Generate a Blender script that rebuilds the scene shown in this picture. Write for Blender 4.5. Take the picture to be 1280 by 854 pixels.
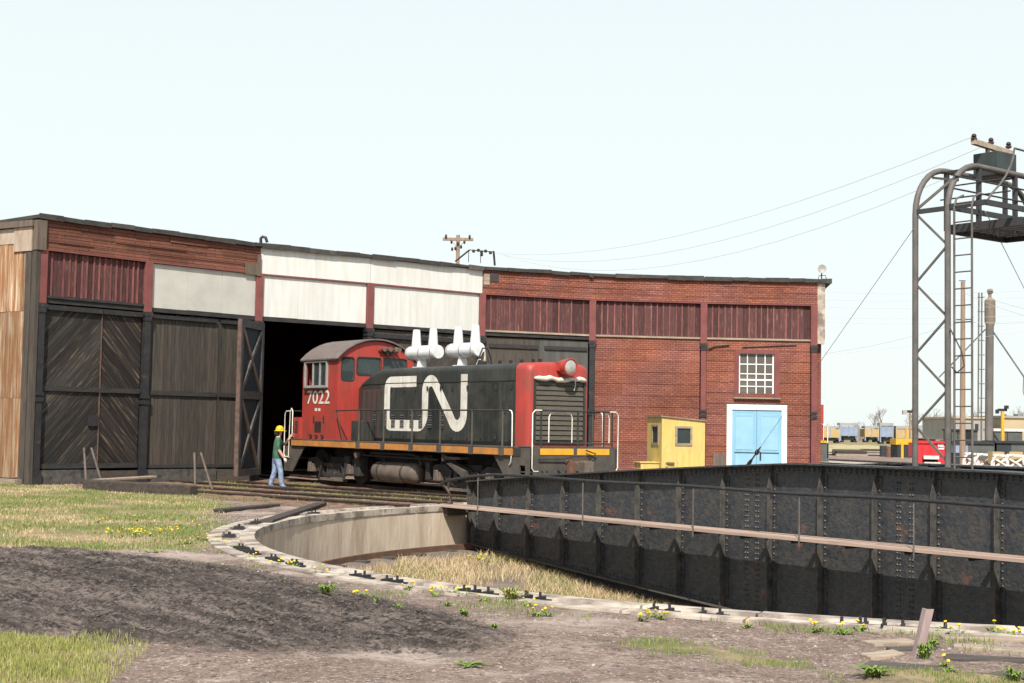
import bpy, bmesh, math, random
import numpy as np
from mathutils import Vector, Matrix
from mathutils.geometry import tessellate_polygon

for o in list(bpy.data.objects):
    bpy.data.objects.remove(o)
random.seed(7)
rng = np.random.default_rng(11)
sc = bpy.context.scene
col = sc.collection
PI = math.pi
R = math.radians

# ------------------------------------------------------------------ camera
CAM_H = 1.83                       # metres above rail top (z = 0)
F_PX = 1778.0
PITCH = math.atan(106 / 1778.0)
ROLL = 0.0175
_F = Vector((0, math.cos(PITCH), math.sin(PITCH)))
_u = Vector((0, -math.sin(PITCH), math.cos(PITCH)))
_R = Vector((1, 0, 0)) * math.cos(ROLL) + _u * math.sin(ROLL)
_U = -Vector((1, 0, 0)) * math.sin(ROLL) + _u * math.cos(ROLL)
cd = bpy.data.cameras.new('camera')
cam = bpy.data.objects.new('camera', cd)
col.objects.link(cam)
cd.sensor_width = 36.0
cd.lens = 36.0 * F_PX / 1280.0
cd.clip_start = 0.1
cd.clip_end = 9000
m3 = Matrix((_R, _U, -_F)).transposed()
cam.matrix_world = Matrix.Translation((0, 0, CAM_H)) @ m3.to_4x4()
sc.camera = cam
sc.render.resolution_x, sc.render.resolution_y = 1024, 683

# ------------------------------------------------------------------ light
SUN_EL = R(50)
SH = Vector((-0.08, -1.0)).normalized()
S = Vector((SH.x * math.cos(SUN_EL), SH.y * math.cos(SUN_EL), math.sin(SUN_EL)))
sl = bpy.data.lights.new('sun', 'SUN')
sl.energy = 5.0
sl.angle = R(0.5)
sl.color = (1.0, 0.955, 0.88)
sun = bpy.data.objects.new('sun', sl)
col.objects.link(sun)
sun.rotation_mode = 'QUATERNION'
sun.rotation_quaternion = (-S).to_track_quat('-Z', 'Y')
sun.location = (-5, -30, 40)

w = bpy.data.worlds.new('World')
sc.world = w
w.use_nodes = True
nt = w.node_tree
for n in list(nt.nodes):
    nt.nodes.remove(n)
sky = nt.nodes.new('ShaderNodeTexSky')
sky.sky_type = 'NISHITA'
sky.sun_disc = False
sky.sun_elevation = SUN_EL
sky.sun_rotation = math.atan2(SH.x, SH.y)
sky.air_density = 1.0
sky.dust_density = 1.0
sky.ozone_density = 1.0
hz = nt.nodes.new('ShaderNodeMix')       # thin bright spring haze over the whole sky
hz.data_type = 'RGBA'
hz.inputs['B'].default_value = (4.78, 5.20, 5.07, 1)
tcw = nt.nodes.new('ShaderNodeTexCoord')
spw = nt.nodes.new('ShaderNodeSeparateXYZ')
mrw = nt.nodes.new('ShaderNodeMapRange')   # haze thins out overhead
mrw.interpolation_type = 'SMOOTHSTEP'
mrw.inputs['From Min'].default_value = 0.2
mrw.inputs['From Max'].default_value = 0.85
mrw.inputs['To Min'].default_value = 0.92
mrw.inputs['To Max'].default_value = 0.15
nt.links.new(tcw.outputs['Generated'], spw.inputs[0])
nt.links.new(spw.outputs[2], mrw.inputs['Value'])
nt.links.new(mrw.outputs[0], hz.inputs['Factor'])
bg = nt.nodes.new('ShaderNodeBackground')
bg.inputs['Strength'].default_value = 0.15
out = nt.nodes.new('ShaderNodeOutputWorld')
nt.links.new(sky.outputs[0], hz.inputs['A'])
nt.links.new(hz.outputs['Result'], bg.inputs[0])
nt.links.new(bg.outputs[0], out.inputs[0])

sc.render.engine = 'CYCLES'
sc.view_settings.view_transform = 'Standard'
sc.view_settings.look = 'None'
sc.view_settings.gamma = 1.0
sc.view_settings.exposure = 0.36
sc.view_settings.use_curve_mapping = False


# ------------------------------------------------------------------ helpers
ORD = ['first', 'second', 'third', 'fourth', 'fifth', 'sixth', 'seventh', 'eighth', 'ninth', 'tenth', 'eleventh', 'twelfth', 'thirteenth', 'fourteenth', 'fifteenth', 'sixteenth', 'seventeenth', 'eighteenth']
def ray(x, y):
    return _F + _R * ((x - 640) / F_PX) - _U * ((y - 427) / F_PX)


def at(x, y, z=-0.09):
    """ground point seen at a photo pixel, on the level z"""
    v = ray(x, y)
    t = (z - CAM_H) / v.z
    return Vector((v.x * t, v.y * t, z))


def atd(x, y, d):
    """point seen at a photo pixel, d metres away"""
    v = ray(x, y)
    t = d / v.y
    return Vector((v.x * t, d, CAM_H + v.z * t))


def tag(o, label=None, cat=None, group=None, kind=None):
    if label: o['label'] = label
    if cat: o['category'] = cat
    if group: o['group'] = group
    if kind: o['kind'] = kind
    return o


def thing(name, loc=(0, 0, 0), rz=0.0, label=None, cat=None, group=None):
    o = bpy.data.objects.new(name, None)
    o.empty_display_size = 0.3
    col.objects.link(o)
    o.location = loc
    o.rotation_euler = (0, 0, rz)
    return tag(o, label, cat, group)


class MB:
    def __init__(s):
        s.v = []; s.f = []

    def add(s, vs, fs):
        b = len(s.v)
        s.v += [tuple(v) for v in vs]
        s.f += [tuple(i + b for i in f) for f in fs]
        return s

    def box(s, x0, x1, y0, y1, z0, z1):
        vs = [(x0, y0, z0), (x1, y0, z0), (x1, y1, z0), (x0, y1, z0), (x0, y0, z1), (x1, y0, z1), (x1, y1, z1), (x0, y1, z1)]
        return s.add(vs, [(0, 3, 2, 1), (4, 5, 6, 7), (0, 1, 5, 4), (1, 2, 6, 5), (2, 3, 7, 6), (3, 0, 4, 7)])

    def obox(s, m, sx, sy, sz):
        vs = [m @ Vector((a * sx / 2, b * sy / 2, c * sz / 2)) for c in (-1, 1) for a, b in ((-1, -1), (1, -1), (1, 1), (-1, 1))]
        return s.add(vs, [(0, 3, 2, 1), (4, 5, 6, 7), (0, 1, 5, 4), (1, 2, 6, 5), (2, 3, 7, 6), (3, 0, 4, 7)])

    def beam(s, p, q, w_, h_, up=(0, 0, 1)):
        p = Vector(p); q = Vector(q); d = q - p; L = d.length; d.normalize()
        up = Vector(up)
        if abs(d.dot(up)) > 0.98: up = Vector((0, 1, 0))
        sd = d.cross(up).normalized(); u2 = sd.cross(d)
        m = Matrix((d, sd, u2)).transposed().to_4x4()
        m.translation = (p + q) / 2
        return s.obox(m, L, w_, h_)

    def tube(s, pts, r, n=8, cap=True):
        pts = [Vector(p) for p in pts]
        k = len(pts)
        rs = r if isinstance(r, (list, tuple)) else [r] * k
        up = None; b = len(s.v)
        for i, p in enumerate(pts):
            t = (pts[min(i + 1, k - 1)] - pts[max(i - 1, 0)]).normalized()
            if up is None:
                up = Vector((0, 0, 1)) if abs(t.z) < .9 else Vector((1, 0, 0))
            sd = t.cross(up).normalized(); up = sd.cross(t).normalized()
            for j in range(n):
                a = 2 * PI * j / n
                q = p + (sd * math.cos(a) + up * math.sin(a)) * rs[i]
                s.v.append(tuple(q))
        for i in range(k - 1):
            for j in range(n):
                j2 = (j + 1) % n
                s.f.append((b + i * n + j, b + i * n + j2, b + (i + 1) * n + j2, b + (i + 1) * n + j))
        if cap:
            s.f.append(tuple(b + j for j in range(n - 1, -1, -1)))
            s.f.append(tuple(b + (k - 1) * n + j for j in range(n)))
        return s

    def cyl(s, p, q, r0, r1=None, n=16):
        return s.tube([p, q], [r0, r0 if r1 is None else r1], n)

    def prism(s, poly, off):
        """poly: list of 3D points (planar), extruded by off"""
        n = len(poly); off = Vector(off)
        a = [Vector(p) for p in poly]; bb = [p + off for p in a]
        return s.add(a + bb, [tuple(range(n - 1, -1, -1)), tuple(range(n, 2 * n))] + [(i, (i + 1) % n, n + (i + 1) % n, n + i) for i in range(n)])

    def plate(s, outer, holes, off):
        """planar polygon (3D points) with holes, extruded by off"""
        off = Vector(off); loops = [[Vector(p) for p in outer]] + [[Vector(p) for p in h] for h in holes]
        tri = tessellate_polygon(loops)
        flat = [p for l in loops for p in l]; n = len(flat); b = len(s.v)
        s.v += [tuple(p) for p in flat] + [tuple(p + off) for p in flat]
        for t in tri:
            s.f.append((b + t[0], b + t[1], b + t[2])); s.f.append((b + n + t[2], b + n + t[1], b + n + t[0]))
        st = 0
        for l in loops:
            k = len(l)
            for i in range(k):
                i2 = (i + 1) % k
                s.f.append((b + st + i, b + st + i2, b + n + st + i2, b + n + st + i))
            st += k
        return s

    def lathe(s, prof, c, ax='z', n=20, arc=2 * PI):
        """prof: (r, h) list"""
        c = Vector(c); b = len(s.v); k = len(prof)
        for r_, h in prof:
            for j in range(n):
                a = arc * j / n; x, y = r_ * math.cos(a), r_ * math.sin(a)
                s.v.append(tuple(c + (Vector((x, y, h)) if ax == 'z' else Vector((h, x, y)) if ax == 'x' else Vector((x, h, y)))))
        for i in range(k - 1):
            for j in range(n):
                j2 = (j + 1) % n
                s.f.append((b + i * n + j, b + i * n + j2, b + (i + 1) * n + j2, b + (i + 1) * n + j))
        if prof[0][0] > 1e-4: s.f.append(tuple(b + j for j in range(n)))
        if prof[-1][0] > 1e-4: s.f.append(tuple(b + (k - 1) * n + j for j in range(n)))
        return s

    def mesh(s, name, smooth=None):
        me = bpy.data.meshes.new(name)
        me.from_pydata(s.v, [], s.f)
        bm = bmesh.new(); bm.from_mesh(me)
        bmesh.ops.recalc_face_normals(bm, faces=bm.faces)
        bm.to_mesh(me); bm.free()
        if smooth:
            me.polygons.foreach_set('use_smooth', [True] * len(me.polygons))
            me.set_sharp_from_angle(angle=R(smooth))
        return me

    def build(s, name, mt, parent=None, smooth=None, loc=None, rz=None, bevel=0):
        me = s.mesh(name, smooth)
        return inst(name, me, mt, parent, loc, rz, bevel)


def inst(name, me, mt, parent=None, loc=None, rz=None, bevel=0):
    o = bpy.data.objects.new(name, me)
    col.objects.link(o)
    if mt is not None and not me.materials: me.materials.append(mt)
    if parent: o.parent = parent
    if loc is not None: o.location = loc
    if rz is not None: o.rotation_euler = (0, 0, rz)
    if bevel:
        md = o.modifiers.new('bevel', 'BEVEL'); md.width = bevel; md.segments = 2; md.limit_method = 'ANGLE'; md.angle_limit = R(40)
    return o


def copy_tree(o, parent=None):
    c = o.copy(); col.objects.link(c); c.parent = parent
    for ch in o.children: copy_tree(ch, c)
    return c


def rrect(x0, x1, z0, z1, r, n=4):
    pts = []
    for cx, cz, a0 in ((x1 - r, z0 + r, -90), (x1 - r, z1 - r, 0), (x0 + r, z1 - r, 90), (x0 + r, z0 + r, 180)):
        for k in range(n + 1):
            a = R(a0 + 90 * k / n); pts.append((cx + r * math.cos(a), cz + r * math.sin(a)))
    return pts


def arc(cx, cz, r, a0, a1, n=8):
    return [(cx + r * math.cos(R(a0 + (a1 - a0) * k / n)), cz + r * math.sin(R(a0 + (a1 - a0) * k / n))) for k in range(n + 1)]


def text_mesh(txt, h, squeeze=1.0, bold=0.0):
    """flat letters in the XZ plane, baseline at z=0, starting at x=0, facing -y"""
    cu = bpy.data.curves.new('t', 'FONT'); cu.body = txt; cu.size = 1.0; cu.offset = bold; cu.resolution_u = 4
    ob = bpy.data.objects.new('t', cu); col.objects.link(ob)
    dg = bpy.context.evaluated_depsgraph_get()
    me = bpy.data.meshes.new_from_object(ob.evaluated_get(dg))
    bpy.data.objects.remove(ob)
    vs = np.array([v.co[:] for v in me.vertices])
    k = h / (vs[:, 1].max() - vs[:, 1].min())
    x0, y0 = vs[:, 0].min(), vs[:, 1].min()
    for v in me.vertices:
        x, y, z = v.co
        v.co = ((x - x0) * k * squeeze, 0, (y - y0) * k)
    return me


# ------------------------------------------------------------------ materials
def pm(name, c1, c2=None, scale=2.0, rough=.85, bump=.25, bscale=30, stretch=(1, 1, 1), rand=0.0, c3=None, s3=1.5, t3=.6, w3=.06,
       metal=0.0, detail=6, spec=.35, roty=0.0, mid=(.35, .65), bdist=.01, grime=None, gs=.8, gt=(.4, .75), coat=0):
    m = bpy.data.materials.new(name); m.use_nodes = True
    n = m.node_tree.nodes; l = m.node_tree.links
    bs = n['Principled BSDF']
    tc = n.new('ShaderNodeTexCoord'); mp = n.new('ShaderNodeMapping'); mp.inputs['Scale'].default_value = stretch
    if roty:
        m0 = n.new('ShaderNodeMapping'); m0.inputs['Rotation'].default_value = (0, roty, 0)
        l.new(tc.outputs['Object'], m0.inputs[0]); l.new(m0.outputs[0], mp.inputs[0])
    else: l.new(tc.outputs['Object'], mp.inputs[0])
    oi = n.new('ShaderNodeObjectInfo')
    if rand:
        ml = n.new('ShaderNodeMath'); ml.operation = 'MULTIPLY'; ml.inputs[1].default_value = 37.0
        l.new(oi.outputs['Random'], ml.inputs[0])
        cx = n.new('ShaderNodeCombineXYZ'); l.new(ml.outputs[0], cx.inputs[0]); l.new(ml.outputs[0], cx.inputs[2])
        l.new(cx.outputs[0], mp.inputs['Location'])

    def noise(sc_, det=6, src=mp.outputs[0]):
        t = n.new('ShaderNodeTexNoise'); t.inputs['Scale'].default_value = sc_; t.inputs['Detail'].default_value = det
        t.inputs['Roughness'].default_value = .6
        l.new(src, t.inputs['Vector']); return t.outputs['Fac']

    def ramp(src, a, b):
        r_ = n.new('ShaderNodeMapRange'); r_.inputs['From Min'].default_value = a; r_.inputs['From Max'].default_value = b
        l.new(src, r_.inputs['Value']); return r_.outputs[0]

    def mix(fac, a, b, mode='MIX'):
        x = n.new('ShaderNodeMix'); x.data_type = 'RGBA'; x.blend_type = mode
        if hasattr(fac, 'links'): l.new(fac, x.inputs['Factor'])
        else: x.inputs['Factor'].default_value = fac
        for s_, k in ((a, 'A'), (b, 'B')):
            if hasattr(s_, 'links'): l.new(s_, x.inputs[k])
            else: x.inputs[k].default_value = (*s_, 1)
        return x.outputs['Result']
    c2 = c2 or tuple(v * .75 for v in c1)
    fac = noise(scale, detail)
    c = mix(ramp(fac, *mid), c1, c2)
    if grime:
        c = mix(ramp(noise(gs, 5, tc.outputs['Object']), *gt), c, grime)
    if c3:
        c = mix(ramp(noise(s3, 7), t3 - w3, t3 + w3), c, c3)
    if rand:
        hs = n.new('ShaderNodeHueSaturation')
        rr = n.new('ShaderNodeMapRange'); rr.inputs['To Min'].default_value = 1 - rand; rr.inputs['To Max'].default_value = 1 + rand
        l.new(oi.outputs['Random'], rr.inputs['Value']); l.new(rr.outputs[0], hs.inputs['Value']); l.new(c, hs.inputs['Color'])
        c = hs.outputs[0]
    l.new(c, bs.inputs['Base Color'])
    bs.inputs['Roughness'].default_value = rough
    bs.inputs['Metallic'].default_value = metal
    bs.inputs['Specular IOR Level'].default_value = spec
    if coat: bs.inputs['Coat Weight'].default_value = coat
    if bump:
        b = n.new('ShaderNodeBump'); b.inputs['Strength'].default_value = bump; b.inputs['Distance'].default_value = bdist
        l.new(noise(bscale, 5), b.inputs['Height']); l.new(b.outputs[0], bs.inputs['Normal'])
    return m


def brick_mat(name, c1, c2, mortar, bw=.21, bh=.078):
    m = pm(name, c1, c2, scale=5, bump=0)
    n = m.node_tree.nodes; l = m.node_tree.links; bs = n['Principled BSDF']
    tc = n.new('ShaderNodeTexCoord'); sp = n.new('ShaderNodeSeparateXYZ'); cb = n.new('ShaderNodeCombineXYZ')
    l.new(tc.outputs['Object'], sp.inputs[0]); l.new(sp.outputs[0], cb.inputs[0]); l.new(sp.outputs[2], cb.inputs[1])
    bt = n.new('ShaderNodeTexBrick')
    l.new(cb.outputs[0], bt.inputs['Vector'])
    bt.inputs['Scale'].default_value = 1.0
    bt.inputs['Brick Width'].default_value = bw; bt.inputs['Row Height'].default_value = bh
    bt.inputs['Mortar Size'].default_value = .011; bt.inputs['Mortar Smooth'].default_value = .2
    bt.inputs['Color1'].default_value = (*c1, 1); bt.inputs['Color2'].default_value = (*c2, 1); bt.inputs['Mortar'].default_value = (*mortar, 1)
    # weather: large soft stains + fine grain
    t1 = n.new('ShaderNodeTexNoise'); t1.inputs['Scale'].default_value = .55; t1.inputs['Detail'].default_value = 6
    t2 = n.new('ShaderNodeTexNoise'); t2.inputs['Scale'].default_value = 26; t2.inputs['Detail'].default_value = 3
    l.new(tc.outputs['Object'], t1.inputs['Vector']); l.new(tc.outputs['Object'], t2.inputs['Vector'])
    ad = n.new('ShaderNodeMath'); ad.operation = 'ADD'; l.new(t1.outputs['Fac'], ad.inputs[0]); l.new(t2.outputs['Fac'], ad.inputs[1])
    mr = n.new('ShaderNodeMapRange'); mr.inputs['From Min'].default_value = .7; mr.inputs['From Max'].default_value = 1.3
    mr.inputs['To Min'].default_value = .62; mr.inputs['To Max'].default_value = 1.32; l.new(ad.outputs[0], mr.inputs['Value'])
    oi = n.new('ShaderNodeObjectInfo')
    r2 = n.new('ShaderNodeMapRange'); r2.inputs['To Min'].default_value = .86; r2.inputs['To Max'].default_value = 1.12
    l.new(oi.outputs['Random'], r2.inputs['Value'])
    mu = n.new('ShaderNodeMath'); mu.operation = 'MULTIPLY'; l.new(mr.outputs[0], mu.inputs[0]); l.new(r2.outputs[0], mu.inputs[1])
    hs = n.new('ShaderNodeHueSaturation'); l.new(mu.outputs[0], hs.inputs['Value']); l.new(bt.outputs['Color'], hs.inputs['Color'])
    l.new(hs.outputs[0], bs.inputs['Base Color'])
    b = n.new('ShaderNodeBump'); b.inputs['Strength'].default_value = .5; b.inputs['Distance'].default_value = .006; b.invert = True
    l.new(bt.outputs['Fac'], b.inputs['Height']); l.new(b.outputs[0], bs.inputs['Normal'])
    return m


MT = {}
MT['brick_red'] = brick_mat('brick_print_siding', (.285, .102, .056), (.21, .069, .044), (.10, .036, .037))
MT['brick_brown'] = brick_mat('brown_print_siding', (.195, .074, .041), (.155, .055, .034), (.05, .025, .023), bw=1.6, bh=.098)
MT['board'] = pm('red_board', (.10, .037, .036), (.062, .028, .026), scale=3, stretch=(6, 6, .6), rand=.32, bump=.5, bscale=14, c3=(.17, .10, .075), s3=4, t3=.62)
MT['batten'] = pm('red_batten', (.23, .083, .073), (.13, .052, .046), scale=3, stretch=(3, 3, .8), rand=.25, bump=.3)
MT['post_red'] = pm('post_red_paint', (.215, .07, .062), (.16, .054, .05), scale=2, bump=.3, c3=(.1, .045, .04), s3=6, t3=.68)
MT['iron'] = pm('black_iron', (.018, .019, .022), (.034, .032, .031), scale=4, rough=.55, bump=.2, c3=(.09, .05, .035), s3=5, t3=.66)
MT['tar'] = pm('tar_roof', (.035, .033, .032), (.06, .055, .05), scale=3, bump=.5, bscale=12)
MT['tarlight'] = pm('roof_edge_felt', (.11, .1, .085), (.05, .048, .045), scale=3, bump=.5, bscale=12, rand=.3)
MT['white'] = pm('white_panel', (.68, .68, .63), (.58, .575, .53), scale=2.0, stretch=(3, 3, .25), bump=.2, bscale=14, grime=(.60, .57, .49), gs=1.1, gt=(.48, .8), rand=.03)
MT['greywhite'] = pm('grey_white_panel', (.52, .505, .445), (.44, .42, .37), scale=1.2, bump=.2, bscale=24)
for nm_, sg_ in (('diag', 1), ('diagb', -1)):
    MT[nm_] = pm('dark_creosoted_plank', (.022, .021, .020) if sg_ > 0 else (.016, .013, .012), (.042, .036, .030) if sg_ > 0 else (.03, .023, .018), scale=2.6, stretch=(.35, 6, 6), roty=R(47) * sg_, rand=.45, bump=.5, bscale=14, c3=(.15, .108, .068), s3=3.2, t3=.62, w3=.06, rough=.8)
MT['vert'] = pm('grey_brown_plank', (.076, .065, .053), (.040, .035, .030), scale=2.5, stretch=(8, 8, .7), rand=.25, bump=.5, bscale=10, c3=(.082, .06, .043), s3=1.3, t3=.6, w3=.12)
MT['doorgrey'] = pm('grey_door_sheet', (.10, .098, .09), (.07, .066, .06), scale=2, stretch=(3, 3, .4), bump=.2)
MT['doorframe'] = pm('door_timber_dark', (.024, .024, .026), (.045, .04, .035), scale=3, bump=.4, stretch=(1, 1, 3))
MT['doorrail'] = pm('door_rail_grey', (.075, .072, .07), (.045, .043, .042), scale=4, bump=.3)
MT['edgewood'] = pm('worn_pink_edge', (.15, .09, .068), (.07, .05, .042), scale=5, bump=.3)
MT['drywood'] = pm('bare_weathered_wood', (.36, .29, .21), (.22, .17, .13), scale=3, stretch=(.6, 5, 5), bump=.4, rand=.2)
MT['tin'] = pm('rust_stained_sheet', (.31, .175, .085), (.20, .085, .034), scale=2.6, stretch=(5, 5, .3), rand=.3, bump=.15, c3=(.46, .37, .27), s3=2.0, t3=.58, w3=.09, rough=.7)
MT['tinfascia'] = pm('pale_sheet', (.50, .42, .34), (.38, .28, .2), scale=3, stretch=(2, 2, .5), bump=.1, rand=.15)
MT['corner'] = pm('dark_corner_board', (.085, .07, .055), (.05, .042, .036), scale=3, stretch=(4, 4, .5), bump=.4)
MT['brownwood'] = pm('brown_corner_board', (.16, .125, .095), (.10, .075, .058), scale=3, stretch=(4, 4, .5), bump=.4)
MT['concrete'] = pm('pit_concrete', (.62, .51, .385), (.50, .40, .30), scale=2.2, stretch=(1, 1, .22), bump=.7, bscale=9, bdist=.02, c3=(.30, .22, .145), s3=1.6, t3=.64, w3=.12)
MT['coping'] = pm('coping_concrete', (.52, .45, .365), (.36, .30, .24), scale=2.6, bump=.6, bscale=14, c3=(.19, .148, .122), s3=2.2, t3=.53, w3=.07)
MT['railhead'] = pm('rail_steel', (.10, .068, .052), (.05, .037, .031), scale=5, rough=.6, bump=.1, metal=.3)
MT['rust'] = pm('rusty_iron', (.20, .095, .055), (.10, .06, .045), scale=6, bump=.3)
MT['pitrail'] = pm('rusty_pit_rail', (.17, .092, .055), (.10, .06, .042), scale=4, bump=.3)
MT['tie'] = pm('old_tie', (.085, .068, .055), (.05, .042, .036), scale=4, stretch=(1, 4, 4), bump=.6, bscale=14, rand=.3)
MT['beamwood'] = pm('creosoted_beam', (.075, .055, .042), (.035, .03, .026), scale=3, stretch=(.5, 4, 4), bump=.7, bscale=10)
MT['girder'] = pm('girder_tar_paint', (.020, .026, .034), (.034, .037, .041), scale=20, rough=.45, bump=1.0, bscale=14, bdist=.02, c3=(.125, .058, .045), s3=1.7, t3=.67, w3=.03, spec=.5, detail=10,
                  grime=(.066, .058, .050), gs=9, gt=(.40, .72), mid=(.44, .58))
MT['girder2'] = pm('girder_paint_sunlit_tone', (.105, .096, .084), (.055, .052, .048), scale=6, rough=.6, bump=.4, c3=(.03, .033, .037), s3=5, t3=.60)  # girder paint lightened: sunlight on the stiffener faces put into the colour
MT['plankwalk'] = pm('walkway_plank', (.42, .31, .245), (.29, .205, .16), scale=2.5, stretch=(.4, 6, 6), bump=.4, rand=.15)
MT['gantry'] = pm('gantry_steel', (.14, .125, .112), (.09, .08, .072), scale=4, rough=.6, bump=.15, c3=(.2, .12, .08), s3=6, t3=.7)
MT['gantrydark'] = pm('gantry_dark_steel', (.05, .05, .052), (.035, .035, .036), scale=4, rough=.6, bump=.15)
MT['box_green'] = pm('dark_green_box', (.045, .06, .058), (.03, .04, .04), scale=4, rough=.6, bump=.1)
MT['wire'] = pm('wire', (.52, .49, .47), (.46, .43, .41), bump=0)
MT['lred'] = pm('locomotive_red', (.40, .048, .036), (.31, .042, .032), scale=3.2, stretch=(4, 4, .3), rough=.5, bump=.04, grime=(.20, .055, .04), gs=1.6, gt=(.46, .74), spec=.4, c3=(.15, .055, .04), s3=5, t3=.70, w3=.05)
MT['lblack'] = pm('locomotive_black', (.022, .025, .023), (.042, .042, .037), scale=3, rough=.5, bump=.06, grime=(.062, .058, .048), gs=.9, gt=(.45, .8), stretch=(5, 5, .25), mid=(.42, .68))
MT['ldoor'] = pm('hood_door_black', (.020, .024, .023), (.046, .045, .039), scale=3, rough=.5, bump=.06, grime=(.065, .06, .048), gs=1.4, gt=(.45, .75), stretch=(6, 6, .25), mid=(.42, .66), rand=.3)
MT['lnavy'] = pm('locomotive_soot_maroon', (.085, .04, .036), (.048, .042, .038), scale=3, stretch=(3, 3, .4), rough=.6, bump=.05)
MT['roofgrey'] = pm('cab_roof_grey', (.165, .13, .115), (.12, .10, .09), scale=4, rough=.8, bump=.15)
MT['deck'] = pm('deck_grimy', (.098, .084, .068), (.058, .051, .044), scale=3, bump=.3, rough=.8)
MT['truck'] = pm('truck_grime', (.04, .036, .032), (.023, .022, .021), scale=3, bump=.4, rough=.75, c3=(.14, .10, .075), s3=4, t3=.66)
MT['journal'] = pm('journal_box', (.17, .125, .095), (.09, .075, .065), scale=6, bump=.3)
MT['tank'] = pm('air_tank_brown', (.15, .12, .095), (.09, .075, .062), scale=3, bump=.15, rough=.6)
MT['orange'] = pm('sill_orange', (.50, .21, .045), (.38, .155, .04), scale=4, bump=.1, grime=(.22, .13, .065), gs=2.5, gt=(.45, .8))
MT['yellowf'] = pm('sill_yellow', (.72, .38, .03), (.62, .30, .03), scale=4, bump=.1)
MT['logo'] = pm('logo_white', (.72, .70, .62), (.55, .52, .45), scale=4, stretch=(4, 4, .3), bump=0, rough=.6, grime=(.40, .34, .28), gs=2.2, gt=(.5, .75))
MT['muffler'] = pm('aluminium_white', (.70, .70, .69), (.58, .575, .56), scale=5, bump=.05, rough=.5, grime=(.45, .43, .40), gs=3, gt=(.55, .8))
MT['alu'] = pm('aluminium_sash', (.42, .40, .37), (.32, .30, .28), scale=6, rough=.5, metal=.2, bump=0)
MT['whitepipe'] = pm('white_grab_paint', (.80, .76, .66), (.62, .56, .46), scale=8, bump=0)
MT['canvas'] = pm('canvas_roll', (.68, .62, .52), (.50, .44, .36), scale=8, bump=.6, bscale=16)
MT['shutter'] = pm('radiator_shutter', (.105, .092, .07), (.075, .066, .05), scale=4, stretch=(1, 1, 6), bump=.2)
MT['lens'] = pm('headlight_glass', (.42, .40, .35), (.30, .29, .26), scale=8, rough=.12, bump=0, spec=.8)
MT['bell'] = pm('bell_bronze', (.09, .075, .06), (.06, .05, .04), scale=8, rough=.4, metal=.6, bump=0)
MT['shed'] = pm('shed_yellow', (.64, .49, .155), (.53, .39, .115), scale=3, stretch=(3, 3, .4), bump=.25, c3=(.36, .26, .12), s3=5, t3=.64, w3=.04, rough=.6, grime=(.52, .39, .16), gs=2, gt=(.5, .8))
MT['blue'] = pm('door_sky_blue', (.235, .44, .58), (.20, .385, .515), scale=1.2, bump=.1, rough=.6, stretch=(2, 2, .5))
MT['blue2'] = pm('door_panel_blue', (.27, .48, .61), (.235, .43, .56), scale=2, bump=.1, rough=.6)
MT['trimwhite'] = pm('white_trim', (.82, .82, .79), (.74, .74, .70), scale=3, bump=.1)
MT['hat'] = pm('hard_hat_yellow', (.80, .47, .02), bump=0, rough=.35)
MT['shirt'] = pm('green_shirt', (.06, .15, .09), (.025, .075, .045), scale=8, bump=.9, bscale=10, bdist=.02)
MT['jeans'] = pm('blue_jeans', (.11, .16, .26), (.30, .37, .47), scale=9, bump=.8, bscale=12, bdist=.02)
MT['skin'] = pm('skin', (.55, .33, .24), (.5, .29, .2), bump=0, rough=.6)
MT['hair'] = pm('dark_hair', (.03, .022, .018), bump=.3)
MT['glove'] = pm('work_glove', (.72, .66, .58), (.6, .54, .46), bump=.2)
MT['boot'] = pm('boot', (.05, .035, .028), bump=.1)
MT['redshirt'] = pm('red_shirt', (.42, .05, .04), bump=.2)
MT['polewood'] = pm('pole_wood', (.33, .235, .165), (.22, .16, .115), scale=3, stretch=(4, 4, .4), bump=.3)
MT['dumpred'] = pm('dumpster_red', (.62, .03, .04), (.5, .03, .035), scale=2, bump=.05, rough=.5)
MT['bin'] = pm('bin_grey_green', (.105, .115, .105), (.075, .08, .075), scale=1.5, bump=.1)
MT['bindark'] = pm('bin_dark', (.035, .042, .05), (.03, .033, .036), scale=1.5, bump=.1)
MT['tanwall'] = pm('tan_wall', (.46, .36, .23), (.40, .31, .2), scale=.4, bump=.1)
MT['greywall'] = pm('grey_roof', (.34, .31, .28), (.28, .26, .24), scale=.4, bump=.1)
MT['hopblue'] = pm('hopper_blue_grey', (.27, .32, .42), (.21, .25, .32), scale=.8, bump=.05)
MT['hoptan'] = pm('hopper_tan', (.46, .34, .17), (.4, .28, .13), scale=.8, bump=.05)
MT['yellow'] = pm('machine_yellow', (.72, .40, .03), (.55, .3, .03), scale=2, bump=.05)
MT['scrap'] = pm('scrap_white_frame', (.74, .70, .65), (.55, .48, .42), scale=6, bump=.1)
MT['sandtower'] = pm('sand_tower_steel', (.16, .145, .13), (.11, .10, .095), scale=1.5, bump=.1, stretch=(1, 1, .4))
MT['sandtank'] = pm('sand_tank_tan', (.25, .20, .15), (.17, .14, .11), scale=2, bump=.1, stretch=(2, 2, .4))
MT['tree'] = pm('bare_twigs', (.24, .20, .175), (.19, .16, .14), bump=0)
MT['stone'] = pm('stone_chips', (.50, .44, .38), (.28, .24, .21), scale=3, rand=.2, bump=0)
MT['steelpost'] = pm('faded_post', (.36, .27, .255), (.28, .205, .19), scale=5, stretch=(3, 3, .5), bump=.3)
MT['yellowfl'] = pm('dandelion_yellow', (.88, .58, .01), (.8, .48, .01), scale=30, bump=0)
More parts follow.
